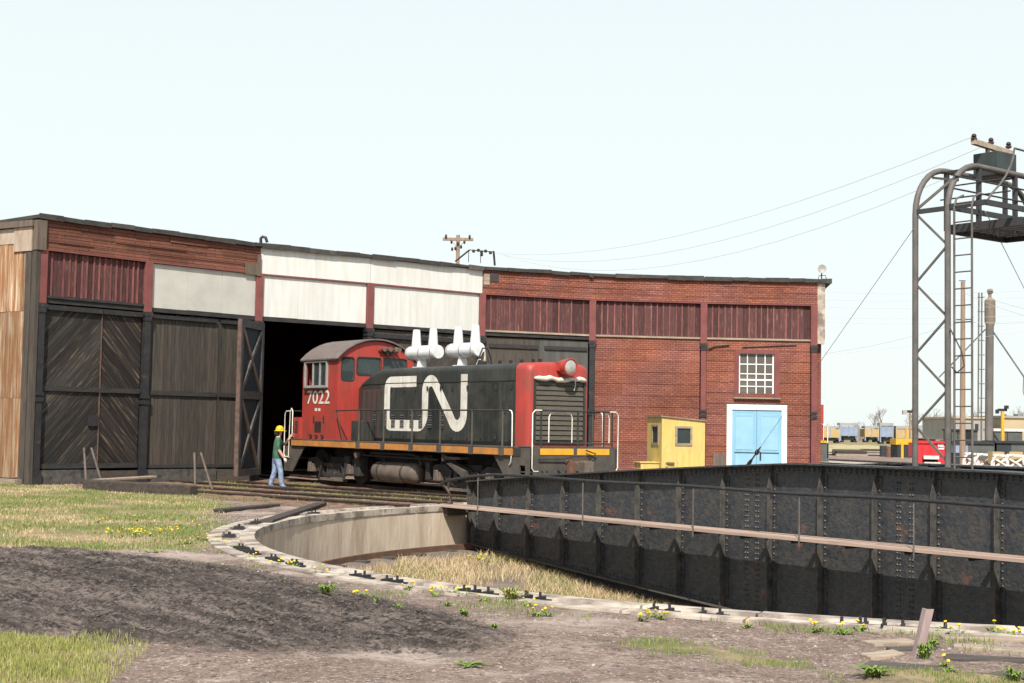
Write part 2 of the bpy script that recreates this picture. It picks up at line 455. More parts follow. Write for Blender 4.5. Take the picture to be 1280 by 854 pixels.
MT['ballast'] = pm('yard_ballast', (.42, .36, .31), (.27, .23, .2), scale=2, bump=.6, bscale=12, bdist=.03)
MT['insul'] = pm('insulator_brown', (.05, .03, .025), rough=.25, bump=0)


def glass_mat(name, tint, rough=.05):
    m = bpy.data.materials.new(name); m.use_nodes = True
    b = m.node_tree.nodes['Principled BSDF']
    b.inputs['Base Color'].default_value = (*tint, 1)
    b.inputs['Roughness'].default_value = rough
    b.inputs['Specular IOR Level'].default_value = .6
    b.inputs['Alpha'].default_value = .55
    return m


MT['glass'] = glass_mat('cab_glass', (.05, .07, .07))
MT['paneglass'] = glass_mat('dusty_pane', (.16, .14, .12), .25)


def leaf_mat(name, cols, rough=.7):
    m = bpy.data.materials.new(name); m.use_nodes = True
    n = m.node_tree.nodes; l = m.node_tree.links; b = n['Principled BSDF']
    g = n.new('ShaderNodeNewGeometry'); cr = n.new('ShaderNodeValToRGB')
    e = cr.color_ramp.elements
    e[0].color = (*cols[0], 1); e[1].color = (*cols[-1], 1)
    for i, c in enumerate(cols[1:-1]):
        x = e.new((i + 1) / (len(cols) - 1)); x.color = (*c, 1)
    l.new(g.outputs['Random Per Island'], cr.inputs[0]); l.new(cr.outputs[0], b.inputs['Base Color'])
    b.inputs['Roughness'].default_value = rough
    b.inputs['Specular IOR Level'].default_value = .2
    return m


MT['grass'] = leaf_mat('lawn_blades', [(.11, .17, .04), (.17, .225, .055), (.24, .255, .085), (.09, .15, .03), (.32, .28, .13)])
MT['freshgrass'] = leaf_mat('fresh_blades', [(.16, .19, .04), (.26, .27, .07), (.40, .36, .15), (.2, .22, .05)])
MT['straw'] = leaf_mat('straw_blades', [(.50, .38, .23), (.64, .50, .32), (.42, .30, .17), (.36, .30, .13), (.60, .44, .28)])
MT['weed'] = leaf_mat('weed_leaves', [(.09, .15, .03), (.15, .22, .04), (.20, .26, .06)])

# ================================================================== GROUND
PC = Vector((7.55, 26.0)); PR = 12.0           # turntable pit centre and radius
COPW = 0.74                                     # coping width


def poly_w(px, z=-.09):
    return np.array([at(x, y, z)[:2] for x, y in px])


def sdist(P, poly):
    """signed distance (inside positive) of points P (n,2) to a polygon"""
    n = len(poly); d = np.full(len(P), 1e9); ins = np.zeros(len(P), bool)
    for i in range(n):
        a, b = poly[i], poly[(i + 1) % n]; ab = b - a
        t = np.clip(((P - a) @ ab) / (ab @ ab), 0, 1)
        d = np.minimum(d, np.hypot(*(P - a - t[:, None] * ab).T))
        c = (a[1] > P[:, 1]) != (b[1] > P[:, 1])
        with np.errstate(divide='ignore', invalid='ignore'):
            xi = (b[0] - a[0]) * (P[:, 1] - a[1]) / (b[1] - a[1]) + a[0]
        ins ^= c & (P[:, 0] < xi)
    return np.where(ins, d, -d)


def sstep(x, a, b):
    t = np.clip((x - a) / (b - a), 0, 1); return t * t * (3 - 2 * t)


def vnoise(P, s, seed=0):
    """cheap smooth value noise"""
    g = np.random.default_rng(seed).random((128, 128)); q = P / s
    i = np.floor(q).astype(int); f = q - i; f = f * f * (3 - 2 * f)
    a = g[i[:, 0] % 128, i[:, 1] % 128]; b = g[(i[:, 0] + 1) % 128, i[:, 1] % 128]
    c = g[i[:, 0] % 128, (i[:, 1] + 1) % 128]; d = g[(i[:, 0] + 1) % 128, (i[:, 1] + 1) % 128]
    return (a * (1 - f[:, 0]) + b * f[:, 0]) * (1 - f[:, 1]) + (c * (1 - f[:, 0]) + d * f[:, 0]) * f[:, 1]


LAWN = poly_w([(-160, 601), (60, 603), (110, 612), (240, 622), (275, 632), (258, 648), (265, 668), (290, 682), (230, 686), (150, 690), (60, 686), (-160, 684)])
LAWN2 = poly_w([(-80, 792), (50, 794), (118, 808), (95, 836), (120, 858), (-80, 870)])
CIND = poly_w([(-160, 686), (60, 688), (150, 694), (270, 706), (380, 727), (480, 750), (560, 768), (648, 801), (560, 813), (430, 812), (330, 815), (220, 806), (130, 800), (60, 789), (-160, 788)])
STRIPS = [poly_w([(770, 798), (850, 806), (1015, 826), (1010, 833), (900, 824), (790, 810)]), poly_w([(1060, 846), (1130, 834), (1200, 842), (1290, 852), (1290, 870), (1060, 870)])]
bd = np.array(at(640, 800)[:2]) - np.array(at(60, 688)[:2]); bd /= np.hypot(*bd); bn = np.array([-bd[1], bd[0]])


def gheight(P):
    r = np.hypot(P[:, 0] - PC.x, P[:, 1] - PC.y)
    z = np.full(len(P), -.095)
    near = sstep(r, 40, 32)
    z += .025 * sstep(-P[:, 0], 3, 9) * sstep(P[:, 1], 26, 36) * near
    off = sstep(r, PR + COPW, PR + COPW + .8)
    z += (vnoise(P, 1.3, 1) - .5) * .06 * off * near + (vnoise(P, .35, 2) - .5) * .025 * off * near + (vnoise(P, .16, 12) - .5) * .014 * off * near
    sd = sdist(P, CIND)
    c = sstep(sd, -.25, .55)
    s = P @ bn
    rut = np.sin(s * 4.6 + 1.8 * vnoise(P, 2.8, 3)) * .022 + (np.abs(np.sin(s * 7.7 + vnoise(P, 1.6, 4) * 2.5)) ** 4) * .05 - .02 + np.sin((P @ bd) * 21 + np.sin(s * 4) * 2) * .012 * (np.sin(s * 4.6) > .2)
    crest = np.exp(-((sd - .3) / .3) ** 2) * .035
    z += c * (.02 + rut + (vnoise(P, .22, 5) - .5) * .028 + (vnoise(P, .11, 6) - .5) * .035) + crest * sstep(sd, -.2, .2) * (.6 + .8 * vnoise(P, .5, 7))
    z += .05 * sstep(sdist(P, LAWN2), -.2, .5)
    return z


ang = np.concatenate([np.arange(0, 165, 1.5), np.arange(165, 285, .22), np.arange(285, 360, 1.5)])
rad = np.concatenate([[PR + COPW - .02, PR + COPW + .03], np.arange(PR + COPW + .13, 27.5, .11), 27.5 * 1.14 ** np.arange(0, 40)])
A, RR = np.meshgrid(np.radians(ang), rad)
GX = (PC.x + RR * np.cos(A)).ravel(); GY = (PC.y + RR * np.sin(A)).ravel()
GP = np.c_[GX, GY]
gz = gheight(GP)
na, nr = len(ang), len(rad)
idx = np.arange(na * nr).reshape(nr, na); i2 = np.roll(idx, -1, 1)
quads = np.stack([idx[:-1], i2[:-1], i2[1:], idx[1:]], -1).reshape(-1, 4)


def np_mesh(name, V, Fq):
    me = bpy.data.meshes.new(name); k = Fq.shape[1]
    me.vertices.add(len(V)); me.vertices.foreach_set('co', np.asarray(V, np.float32).ravel())
    me.loops.add(Fq.size); me.loops.foreach_set('vertex_index', Fq.astype(np.int32).ravel())
    me.polygons.add(len(Fq)); me.polygons.foreach_set('loop_start', np.arange(0, Fq.size, k, dtype=np.int32))
    me.update(calc_edges=True)
    return me


gme = np_mesh('ground', np.c_[GP, gz], quads)
gme.polygons.foreach_set('use_smooth', [True] * len(gme.polygons))


def attr(me, name, val):
    a = me.attributes.new(name, 'FLOAT', 'POINT'); a.data.foreach_set('value', np.asarray(val, np.float32))


d_l = sdist(GP, LAWN); d_2 = sdist(GP, LAWN2); d_c = sdist(GP, CIND)
gr = np.maximum(sstep(d_l, -.7, .9), sstep(d_2, -.25, .3))
for sp_ in STRIPS: gr = np.maximum(gr, .8 * sstep(sdist(GP, sp_), -.15, .15))
rr_ = np.hypot(GX - PC.x, GY - PC.y)
field = sstep(rr_, 110, 150)
gr = np.maximum(gr, field)
lead = poly_w([(95, 600), (420, 601), (640, 606), (640, 640), (430, 640), (300, 628), (180, 617), (95, 612)])
attr(gme, 'grassy', gr * (1 - .75 * sstep(sdist(GP, lead), -.3, .5)))
attr(gme, 'ballast', sstep(sdist(GP, lead), -.5, .4))
attr(gme, 'cinder', sstep(d_c, -.6, .5))

gm = bpy.data.materials.new('yard_ground'); gm.use_nodes = True
n = gm.node_tree.nodes; l = gm.node_tree.links; bs = n['Principled BSDF']
tc = n.new('ShaderNodeTexCoord')


def gnoise(s_, det=8, ro=.65):
    t = n.new('ShaderNodeTexNoise'); t.inputs['Scale'].default_value = s_; t.inputs['Detail'].default_value = det; t.inputs['Roughness'].default_value = ro
    l.new(tc.outputs['Object'], t.inputs['Vector']); return t.outputs['Fac']


def gramp(src, a, b):
    r_ = n.new('ShaderNodeMapRange'); r_.inputs['From Min'].default_value = a; r_.inputs['From Max'].default_value = b
    l.new(src, r_.inputs['Value']); return r_.outputs[0]


def gmix(f, a, b):
    x = n.new('ShaderNodeMix'); x.data_type = 'RGBA'; l.new(f, x.inputs['Factor'])
    for s_, k in ((a, 'A'), (b, 'B')):
        if hasattr(s_, 'links'): l.new(s_, x.inputs[k])
        else: x.inputs[k].default_value = (*s_, 1)
    return x.outputs['Result']


def gattr(nm):
    a = n.new('ShaderNodeAttribute'); a.attribute_name = nm; return a.outputs['Fac']


def gmath(op, a, b):
    x = n.new('ShaderNodeMath'); x.operation = op
    for i, s_ in enumerate((a, b)):
        if hasattr(s_, 'links'): l.new(s_, x.inputs[i])
        else: x.inputs[i].default_value = s_
    return x.outputs[0]


c = gmix(gramp(gnoise(.9), .35, .65), (.235, .168, .132), (.155, .108, .085))
c = gmix(gramp(gnoise(5, 9, .75), .52, .66), c, (.34, .27, .225))
c = gmix(gramp(gnoise(30, 3), .585, .65), c, (.46, .40, .35))
c = gmix(gramp(gnoise(17, 4), .56, .64), c, (.075, .055, .046))
c = gmix(gramp(gnoise(.55, 4), .53, .66), c, (.36, .285, .235))
c = gmix(gramp(gnoise(11, 5, .8), .56, .62), c, (.11, .083, .07))
gf = gramp(gmath('ADD', gattr('grassy'), gmath('MULTIPLY', gmath('SUBTRACT', gnoise(2.2), .5), 2.2)), .3, .8)
gcol = gmix(gramp(gnoise(1.1), .42, .58), (.15, .15, .055), (.30, .22, .13))
c = gmix(gf, c, gcol)
c = gmix(gramp(gmath('ADD', gattr('ballast'), gmath('MULTIPLY', gmath('SUBTRACT', gnoise(3), .5), 1.6)), .45, .8), c, gmix(gramp(gnoise(6, 6, .7), .42, .6), (.25, .155, .10), (.085, .06, .046)))
cf = gramp(gmath('ADD', gattr('cinder'), gmath('MULTIPLY', gmath('SUBTRACT', gnoise(4.5, 9, .75), .5), 2.2)), .2, .75)
ccol = gmix(gramp(gnoise(1.7), .4, .62), (.045, .036, .031), (.078, .061, .051))
smp = n.new('ShaderNodeMapping'); smp.inputs['Rotation'].default_value = (0, 0, -math.atan2(bd[1], bd[0]))
smp2 = n.new('ShaderNodeMapping'); smp2.inputs['Scale'].default_value = (.07, 1, 1)
l.new(tc.outputs['Object'], smp.inputs[0]); l.new(smp.outputs[0], smp2.inputs[0])
stn = n.new('ShaderNodeTexNoise'); stn.inputs['Scale'].default_value = 4.2; stn.inputs['Detail'].default_value = 8; stn.inputs['Roughness'].default_value = .7; l.new(smp2.outputs[0], stn.inputs['Vector'])
ccol = gmix(gramp(stn.outputs['Fac'], .46, .57), ccol, (.165, .132, .112))
smp3 = n.new('ShaderNodeMapping'); smp3.inputs['Scale'].default_value = (.3, 1, 1); l.new(smp.outputs[0], smp3.inputs[0])
st3 = n.new('ShaderNodeTexNoise'); st3.inputs['Scale'].default_value = 7.5; st3.inputs['Detail'].default_value = 6; st3.inputs['Roughness'].default_value = .7; l.new(smp3.outputs[0], st3.inputs['Vector'])
ccol = gmix(gramp(st3.outputs['Fac'], .52, .60), ccol, (.03, .024, .021))  # dark streaks along the ruts: shade of the ridges put into the colour
ccol = gmix(gramp(gnoise(13, 5, .75), .50, .60), ccol, (.026, .021, .018))
ccol = gmix(gramp(gnoise(24, 3), .62, .72), ccol, (.14, .112, .095))
c = gmix(cf, c, ccol)
l.new(c, bs.inputs['Base Color']); bs.inputs['Roughness'].default_value = .95; bs.inputs['Specular IOR Level'].default_value = .15
b1 = n.new('ShaderNodeBump'); b1.inputs['Strength'].default_value = .8; b1.inputs['Distance'].default_value = .03
l.new(gmath('ADD', gnoise(9, 8, .7), gmath('MULTIPLY', gnoise(40, 3), .4)), b1.inputs['Height']); l.new(b1.outputs[0], bs.inputs['Normal'])
gme.materials.append(gm)
go = bpy.data.objects.new('ground', gme); col.objects.link(go)
tag(go, kind='structure')

# ------------------------------------------------------------------ turntable pit
mb = MB()
NS = 144
prof = [(PR + .25, -1.35), (PR, -1.35), (PR - .0, -.62), (PR - .02, -.18), (PR - .02, -.13)]


def ring(prof_, n_=NS, closed=False, jit=0.0):
    m_ = MB(); k = len(prof_)
    for i in range(n_):
        a = 2 * PI * i / n_
        for r_, z_ in prof_:
            j_ = random.uniform(-jit, jit)
            m_.v.append((r_ * math.cos(a), r_ * math.sin(a), z_ + j_))
    for i in range(n_):
        i3 = (i + 1) % n_
        for j in range(k if closed else k - 1):
            j3 = (j + 1) % k
            m_.f.append((i * k + j, i3 * k + j, i3 * k + j3, i * k + j3))
    return m_


pit = thing('turntable_pit', (PC.x, PC.y, 0))
tag(pit, kind='structure')
ring([(PR + .3, -1.5), (PR, -1.5), (PR, -.125), (PR + .3, -.125)], closed=True).build('pit_wall', MT['concrete'], pit, smooth=30)
# coping: stones laid round the rim, each its own piece
NC = 60
for i in range(NC):
    a0, a1 = 2 * PI * i / NC + .0012, 2 * PI * (i + 1) / NC - .0012
    m_ = MB(); zz = -.065 + random.uniform(-.008, .008); zs = zz - .035
    K = 4
    # inner lip, shallow rail seat, outer kerb
    pr_ = [(PR - .02, -.20), (PR - .02, zz), (PR + .22, zz), (PR + .24, zs), (PR + .50, zs), (PR + .52, zz + .005), (PR + COPW, zz), (PR + COPW, -.4)]
    for k in range(K + 1):
        a = a0 + (a1 - a0) * k / K
        for r_, z_ in pr_: m_.v.append((r_ * math.cos(a), r_ * math.sin(a), z_))
    q = len(pr_)
    for k in range(K):
        for j in range(q - 1): m_.f.append((k * q + j, (k + 1) * q + j, (k + 1) * q + j + 1, k * q + j + 1))
    m_.f.append(tuple(range(q))); m_.f.append(tuple(K * q + j for j in range(q)))
    m_.build('coping_stone', MT['coping'], pit)
# dished floor
fp = [(0.01, -2.05), (3, -2.0), (7, -1.72), (10, -1.32), (11.4, -1.12), (PR, -1.08)]
fl = ring(fp, 96, jit=.03)
fl.build('pit_floor', pm('pit_floor_soil', (.20, .155, .12), (.13, .105, .085), scale=1.5, bump=.7, bscale=9, bdist=.03), pit, smooth=60)
rl = ring([(PR - .34, -1.1), (PR - .34, -.97), (PR - .26, -.97), (PR - .26, -1.1)], closed=True)
rl.build('pit_rail', MT['pitrail'], pit, smooth=40)
tme = MB().box(-.3, .28, -.11, .11, -.06, .06).mesh('pit_tie')
for i in range(64):
    a = 2 * PI * i / 64
    o = inst('pit_tie', tme, MT['tie'], pit, (math.cos(a) * (PR - .32), math.sin(a) * (PR - .32), -1.13), a)

# ------------------------------------------------------------------ tracks
GAUGE = 1.435


def rail_poly(y):
    return [(y - .065, -.15), (y + .065, -.15), (y + .065, -.135), (y + .012, -.12), (y + .012, -.045), (y + .035, -.035), (y + .035, 0), (y - .035, 0), (y - .035, -.035), (y - .012, -.045), (y - .012, -.12), (y - .065, -.135)]


tie_me = MB().box(-.11, .11, -1.25, 1.25, -.12, .06).mesh('tie')


def track(p0, p1, label, group='tracks fanning out from the turntable', zoff=0.0, ties=True):
    p0 = Vector(p0); p1 = Vector(p1); d = p1 - p0; L = d.length; a = math.atan2(d.y, d.x)
    t = thing('railway_track', (p0.x, p0.y, zoff), a, label, 'track', group)
    for s in (-1, 1):
        MB().prism([(0, y, z) for y, z in rail_poly(s * (GAUGE / 2 + .035))], (L, 0, 0)).build('rail', MT['railhead'], t)
    if ties:
        for k in range(int(L / .62)):
            inst('tie', tie_me, MT['tie'], t, (.35 + k * .62, random.uniform(-.05, .05), -.19 + random.uniform(-.012, .02)), random.uniform(-.03, .03))
    return t


# ================================================================== ROUNDHOUSE
ZT = 7.7
KQ = (ZT - CAM_H) / (7.0 - CAM_H)
PQ = [Vector((x * KQ, y * KQ)) for x, y in [(-12.01, 35.78), (-9.87, 38.28), (-7.35, 40.97), (-4.37, 43.23), (-1.0, 45.97), (2.67, 47.45), (6.46, 47.94), (10.33, 48.10)]]
RC = Vector((9.6, 26.0))
rh = thing('roundhouse', (PQ[3].x, PQ[3].y, 0), 0, 'curved brick and timber engine house of seven bays behind the turntable', 'engine house')
BA = []; BW = []
for i in range(7):
    d = PQ[i + 1] - PQ[i]; BA.append(math.atan2(d.y, d.x)); BW.append(d.length)


def bay(i, name, m_, mt, smooth=None, bevel=0):
    return m_.build(name, mt, rh, smooth, (PQ[i].x - PQ[3].x, PQ[i].y - PQ[3].y, 0), BA[i], bevel)


Z_LINT, Z_PAN0, Z_PAN1, Z_BAND0, Z_BAND1 = 5.18, 5.36, 6.64, 6.70, 7.555


def sheets(i, x0, x1, z0, z1, rows, cols, mt, parent_mat, y=0.0, gap=.006, stag=True, name='siding_sheet', pname='siding_wall', jit=.006):
    """backing plus separate siding sheets in rows"""
    b_ = bay(i, pname, MB().box(x0, x1, y + .025, y + .12, z0, z1), parent_mat)
    h = (z1 - z0) / rows
    for r_ in range(rows):
        xs = [x0]
        off = (.5 if (stag and r_ % 2) else 0)
        k = (x1 - x0) / cols
        c_ = x0 + (k * (.5 if off else 1)) + random.uniform(-.1, .1)
        while c_ < x1 - .2:
            xs.append(c_); c_ += k + random.uniform(-.08, .08)
        xs.append(x1)
        for a, b2 in zip(xs[:-1], xs[1:]):
            yy = y + random.uniform(-jit, jit); tl = random.uniform(-jit, jit) * 1.2
            zz0, zz1 = z0 + r_ * h + gap / 2, z0 + (r_ + 1) * h - gap / 2
            m_ = MB().add([(a + gap / 2, yy - .012 + tl, zz0), (b2 - gap / 2, yy - .012 + tl, zz0), (b2 - gap / 2, yy + .024, zz0), (a + gap / 2, yy + .024, zz0),
                           (a + gap / 2, yy, zz1), (b2 - gap / 2, yy, zz1), (b2 - gap / 2, yy + .024, zz1), (a + gap / 2, yy + .024, zz1)],
                          [(0, 3, 2, 1), (4, 5, 6, 7), (0, 1, 5, 4), (1, 2, 6, 5), (2, 3, 7, 6), (3, 0, 4, 7)])
            m_.build(name, mt, b_)
    return b_


def boards(i, x0, x1, z0, z1, n_):
    b_ = bay(i, 'board_panel', MB().box(x0, x1, .07, .14, z0, z1), MT['board'])
    wd = (x1 - x0) / n_
    me = MB().box(.004, wd - .004, .035, .07, z0, z1).mesh('board')
    bt_ = MB().box(-.026, .026, .008, .036, z0 + .01, z1).mesh('batten')
    for k in range(n_):
        inst('board', me, MT['board'], b_, (x0 + k * wd, random.uniform(-.008, .008), random.uniform(-.015, .012)))
        if k and random.random() < .82: inst('batten', bt_, MT['batten'], b_, (x0 + k * wd + random.uniform(-.02, .02), 0, random.uniform(-.02, .01)))
    return b_


def clip_poly(pts, x0, x1, z0, z1):
    def cl(p, f, g):
        o = []
        for a, b2 in zip(p, p[1:] + p[:1]):
            ia, ib = f(a), f(b2)
            if ia: o.append(a)
            if ia != ib: o.append(g(a, b2))
        return o

    def ix(c_, ax):
        def g(a, b2):
            t = (c_ - a[ax]) / (b2[ax] - a[ax]); return (a[0] + (b2[0] - a[0]) * t, a[1] + (b2[1] - a[1]) * t)
        return g
    for f, g in ((lambda p: p[0] >= x0, ix(x0, 0)), (lambda p: p[0] <= x1, ix(x1, 0)), (lambda p: p[1] >= z0, ix(z0, 1)), (lambda p: p[1] <= z1, ix(z1, 1))):
        pts = cl(pts, f, g)
        if len(pts) < 3: return []
    return pts


def leaf(i, x0, x1, z0, z1, style, y=.06, mt='diag', wd=.15, ang_=50, sgn=1):
    """one door leaf: frame at the back, separate planks in front"""
    b_ = bay(i, 'door_leaf', MB().box(x0, x1, y + .05, y + .11, z0, z1), MT['doorframe'])
    if style == 'vert':
        n_ = max(2, int((x1 - x0) / wd)); k = (x1 - x0) / n_
        me = MB().box(.004, k - .004, y, y + .05, z0, z1).mesh('plank')
        for j in range(n_): inst('plank', me, MT[mt], b_, (x0 + j * k, random.uniform(-.006, .006), random.uniform(-.02, .02)))
    else:
        a = R(ang_) * sgn; dx, dz = math.cos(a), math.sin(a); nx, nz = -dz, dx
        cx, cz = (x0 + x1) / 2, (z0 + z1) / 2
        N_ = 36
        for j in range(-N_, N_ + 1):
            o_ = j * wd; L = 8
            q = []
            for s_, e_ in ((-1, -1), (1, -1), (1, 1), (-1, 1)):
                q.append((cx + nx * (o_ + e_ * (wd / 2 - .004)) + dx * L * s_, cz + nz * (o_ + e_ * (wd / 2 - .004)) + dz * L * s_))
            q = clip_poly(q, x0, x1, z0, z1)
            if len(q) >= 3:
                yy = y + random.uniform(-.006, .006)
                MB().prism([(p[0], yy, p[1]) for p in q], (0, .05, 0)).build('plank', MT[mt], b_)
    return b_


# posts
for i in range(8):
    ii = min(i, 6); x = 0 if i < 7 else BW[6]
    hw = .13
    if i == 0: xa, xb = .0, .26
    elif i == 7: xa, xb = x - .26, x
    else: xa, xb = x - hw, x + hw
    p_ = bay(ii, 'wall_post', MB().box(xa, xb, -.10, .22, 5.12, Z_BAND0 - .003), MT['post_red'], bevel=.012)
    MB().box(xa - .02, xb + .02, -.13, .2, 5.0, 5.12).box(xa + .01, xb - .01, -.12, .2, 4.86, 5.0).build('post_bracket', MT['iron'], p_)
    low = 'post_red' if i in (6, 7) else 'iron'
    MB().box(xa + .03, xb - .03, -.10, .2, .1, 4.86).build('lower_post', MT[low], p_)
    MB().box(xa, xb, -.13, .2, 2.3, 2.42).build('post_band', MT['iron'], p_)
    MB().box(xa, xb, -.13, .2, 2.48, 2.58).build('post_band', MT['iron'], p_)
    MB().box(xa - .01, xb + .01, -.14, .2, -.2, .32).build('post_shoe', MT['iron'], p_)

styles = {0: ('brown', 'board'), 1: ('brown', 'gw'), 2: ('white', 'white'), 3: ('white', 'white'), 4: ('red', 'board'), 5: ('red', 'board'), 6: ('red', 'board')}
for i in range(7):
    W = BW[i]; bnd, pan = styles[i]
    a_ = .26 if i == 0 else .13; b_ = W - (.26 if i == 6 else .13)
    # fascia band
    if bnd == 'white':
        o = bay(i, 'fascia_panel', MB().box(.012, W - .004, -.0, .06, Z_BAND0, Z_BAND1), MT['tar'])
        xs_ = np.linspace(.012, W - .004, 3)
        for xa_, xb_ in zip(xs_[:-1], xs_[1:]):
            y_ = random.uniform(-.005, .005); MB().box(xa_ + .003, xb_ - .003, -.035 + y_, 0, Z_BAND0, Z_BAND1).build('panel_sheet', MT['white'], o)
        bay(i, 'fascia_trim', MB().box(.012, W - .004, -.06, .05, Z_BAND0 - .055, Z_BAND0 - .003), MT['post_red'])
    else:
        x1_ = W + (0 if i in (0, 1, 4, 5) else 0)
        sheets(i, .002, W - .002, Z_BAND0, Z_BAND1, 4 if bnd == 'brown' else 4, 3, MT['brick_brown' if bnd == 'brown' else 'brick_red'], MT['tar'], y=-.05, pname='fascia_siding', jit=.012 if bnd == 'brown' else .006)
        bay(i, 'fascia_trim', MB().box(.012, W - .004, -.085, .05, Z_BAND0 - .045, Z_BAND0 - .003), MT['post_red'])
    # clerestory panel
    if pan == 'board':
        boards(i, a_, b_, Z_PAN0, Z_PAN1, 17)
        bay(i, 'panel_sill', MB().box(a_, b_, -.06, .1, Z_PAN0 - .07, Z_PAN0 - .002), MT['drywood' if i >= 4 else 'doorframe'])
    else:
        cp_ = bay(i, 'clerestory_panel', MB().box(a_, b_, .03, .1, Z_PAN0 - .08, Z_PAN1), MT['tar'])
        xs_ = np.linspace(a_, b_, 4)
        for xa_, xb_ in zip(xs_[:-1], xs_[1:]):
            y_ = random.uniform(-.004, .004); MB().box(xa_ + .003, xb_ - .003, y_, .03, Z_PAN0 - .08 + random.uniform(0, .015), Z_PAN1).build('panel_sheet', MT['white' if pan == 'white' else 'greywhite'], cp_)
    # lintel
    if i < 5:
        bay(i, 'door_lintel', MB().box(a_, b_, -.02, .2, Z_LINT - .03, Z_PAN0 - .083), MT['doorframe'])
# fascia end patches near the post between brown and white bays
bay(1, 'patch_board', MB().box(BW[1] - .62, BW[1] - .1, -.105, -.07, 6.62, 6.98), MT['brownwood'])
bay(1, 'patch_board', MB().box(BW[1] - .14, BW[1] - .005, -.12, -.072, 6.6, 7.28), MT['brownwood'])
bay(4, 'patch_board', MB().box(.03, .26, -.085, -.066, 7.02, 7.42), MT['drywood'])
bay(4, 'patch_board', MB().box(.28, .62, -.083, -.066, 7.16, 7.46), MT['tar'])

# doors, bay 0 (diagonal) and bay 1 (vertical)
W = BW[0]; xm = .26 + (W - .39) * .58
for xa, xb, sg in ((.27, xm - .012, 1), (xm + .012, W - .14, -1)):
    L_ = leaf(0, xa, xb, .38, 5.1, 'diag', sgn=sg, ang_=47, wd=.125, mt='diag' if sg > 0 else 'diagb')
    MB().box(xa + .02, xb - .02, -.0, .06, 2.62, 2.76).build('door_rail', MT['doorframe'], L_)
    MB().box(xa + .02, xb - .02, .0, .06, .38, .52).build('door_rail', MT['doorframe'], L_)
    MB().box(xa, xb, -.03, .06, 4.96, 5.1).build('door_header', MT['iron'], L_)
bay(0, 'door_edge', MB().box(xm - .012, xm + .012, .02, .09, .38, 5.1), MT['edgewood'])
bay(0, 'door_port', MB().box(xm - .36, xm - .04, -.005, .06, 1.62, 1.95), MT['iron'])
bay(0, 'door_threshold', MB().box(.2, xm + .05, -.03, .1, -.2, .34), MT['girder2'])
bay(0, 'door_threshold', MB().box(xm + .06, W - .14, .02, .14, -.2, .30), MT['tie'])
W = BW[1]; xm = .14 + (W - .28) * .66
for xa, xb in ((.14, xm - .01), (xm + .01, W - .14)):
    L_ = leaf(1, xa, xb, .36, 5.1, 'vert', mt='vert', wd=.13)
    MB().box(xa + .02, xb - .05, -.0, .06, 2.60, 2.74).build('door_rail', MT['doorframe'], L_)
    MB().box(xa, xb, .02, .06, .36, .46).build('door_rail', MT['doorframe'], L_)
    MB().box(xa + .03, xb - .12, -.03, .06, 4.96, 5.06).build('door_header', MT['iron'], L_)
bay(1, 'door_threshold', MB().box(.14, xm, -.02, .1, -.2, .32), MT['girder2'])
bay(1, 'door_threshold', MB().box(xm + .02, W - .14, .04, .14, -.2, .30), MT['tie'])
# bay 2: left leaf swung open, standing out from the post
ol = MB(); LW = 1.95
ol.box(0, LW, 0, .05, .12, 5.05)
open_leaf = ol.build('open_door_leaf', MT['bindark'], rh, None, (PQ[2].x - PQ[3].x + .13, PQ[2].y - PQ[3].y - .1, 0), math.atan2(-1.9, -.36))
for xa, xb, za, zb in ((0, .16, .12, 5.05), (LW - .16, LW, .12, 5.05), (.16, LW - .16, .12, .34), (.16, LW - .16, 2.55, 2.8), (.16, LW - .16, 4.8, 5.05)):
    MB().box(xa, xb, .05, .13, za, zb).build('leaf_rail', MT['doorrail'], open_leaf)
for za, zb in ((.34, 2.55), (2.8, 4.8)):
    MB().beam((.16, .085, za), (LW - .16, .085, zb), .07, .13).build('leaf_brace', MT['brownwood'], open_leaf)
    MB().beam((.16, .095, zb), (LW - .16, .095, za), .06, .13).build('leaf_brace', MT['girder2'], open_leaf)
MB().box(LW, LW + .04, -.01, .12, .12, 5.05).build('leaf_edge', MT['edgewood'], open_leaf)
# bays 3, 4: closed leaves
W = BW[3]
leaf(3, .14, W * .5, .2, 5.1, 'diag', mt='vert', wd=.2, sgn=1); leaf(3, W * .5 + .02, W - .14, .2, 5.1, 'diag', mt='vert', wd=.2, sgn=1, ang_=42)
bay(3, 'door_header', MB().box(.16, W - .16, -.04, .06, 4.82, 4.96), MT['iron'])
W = BW[4]
for xa, xb in ((.14, W * .52), (W * .52 + .02, W - .14)):
    L_ = bay(4, 'door_leaf', MB().box(xa, xb, .05, .12, .2, 5.1), MT['doorgrey' if xa > 1 else 'vert'])
    MB().box(xa + .2, xb - .05, .0, .05, 4.72, 4.86).build('door_header', MT['doorframe'], L_)
# bay 5 brick print wall
sheets(5, .13, BW[5] - .13, .0, Z_PAN0 - .07, 12, 2, MT['brick_red'], MT['tar'], jit=.003)
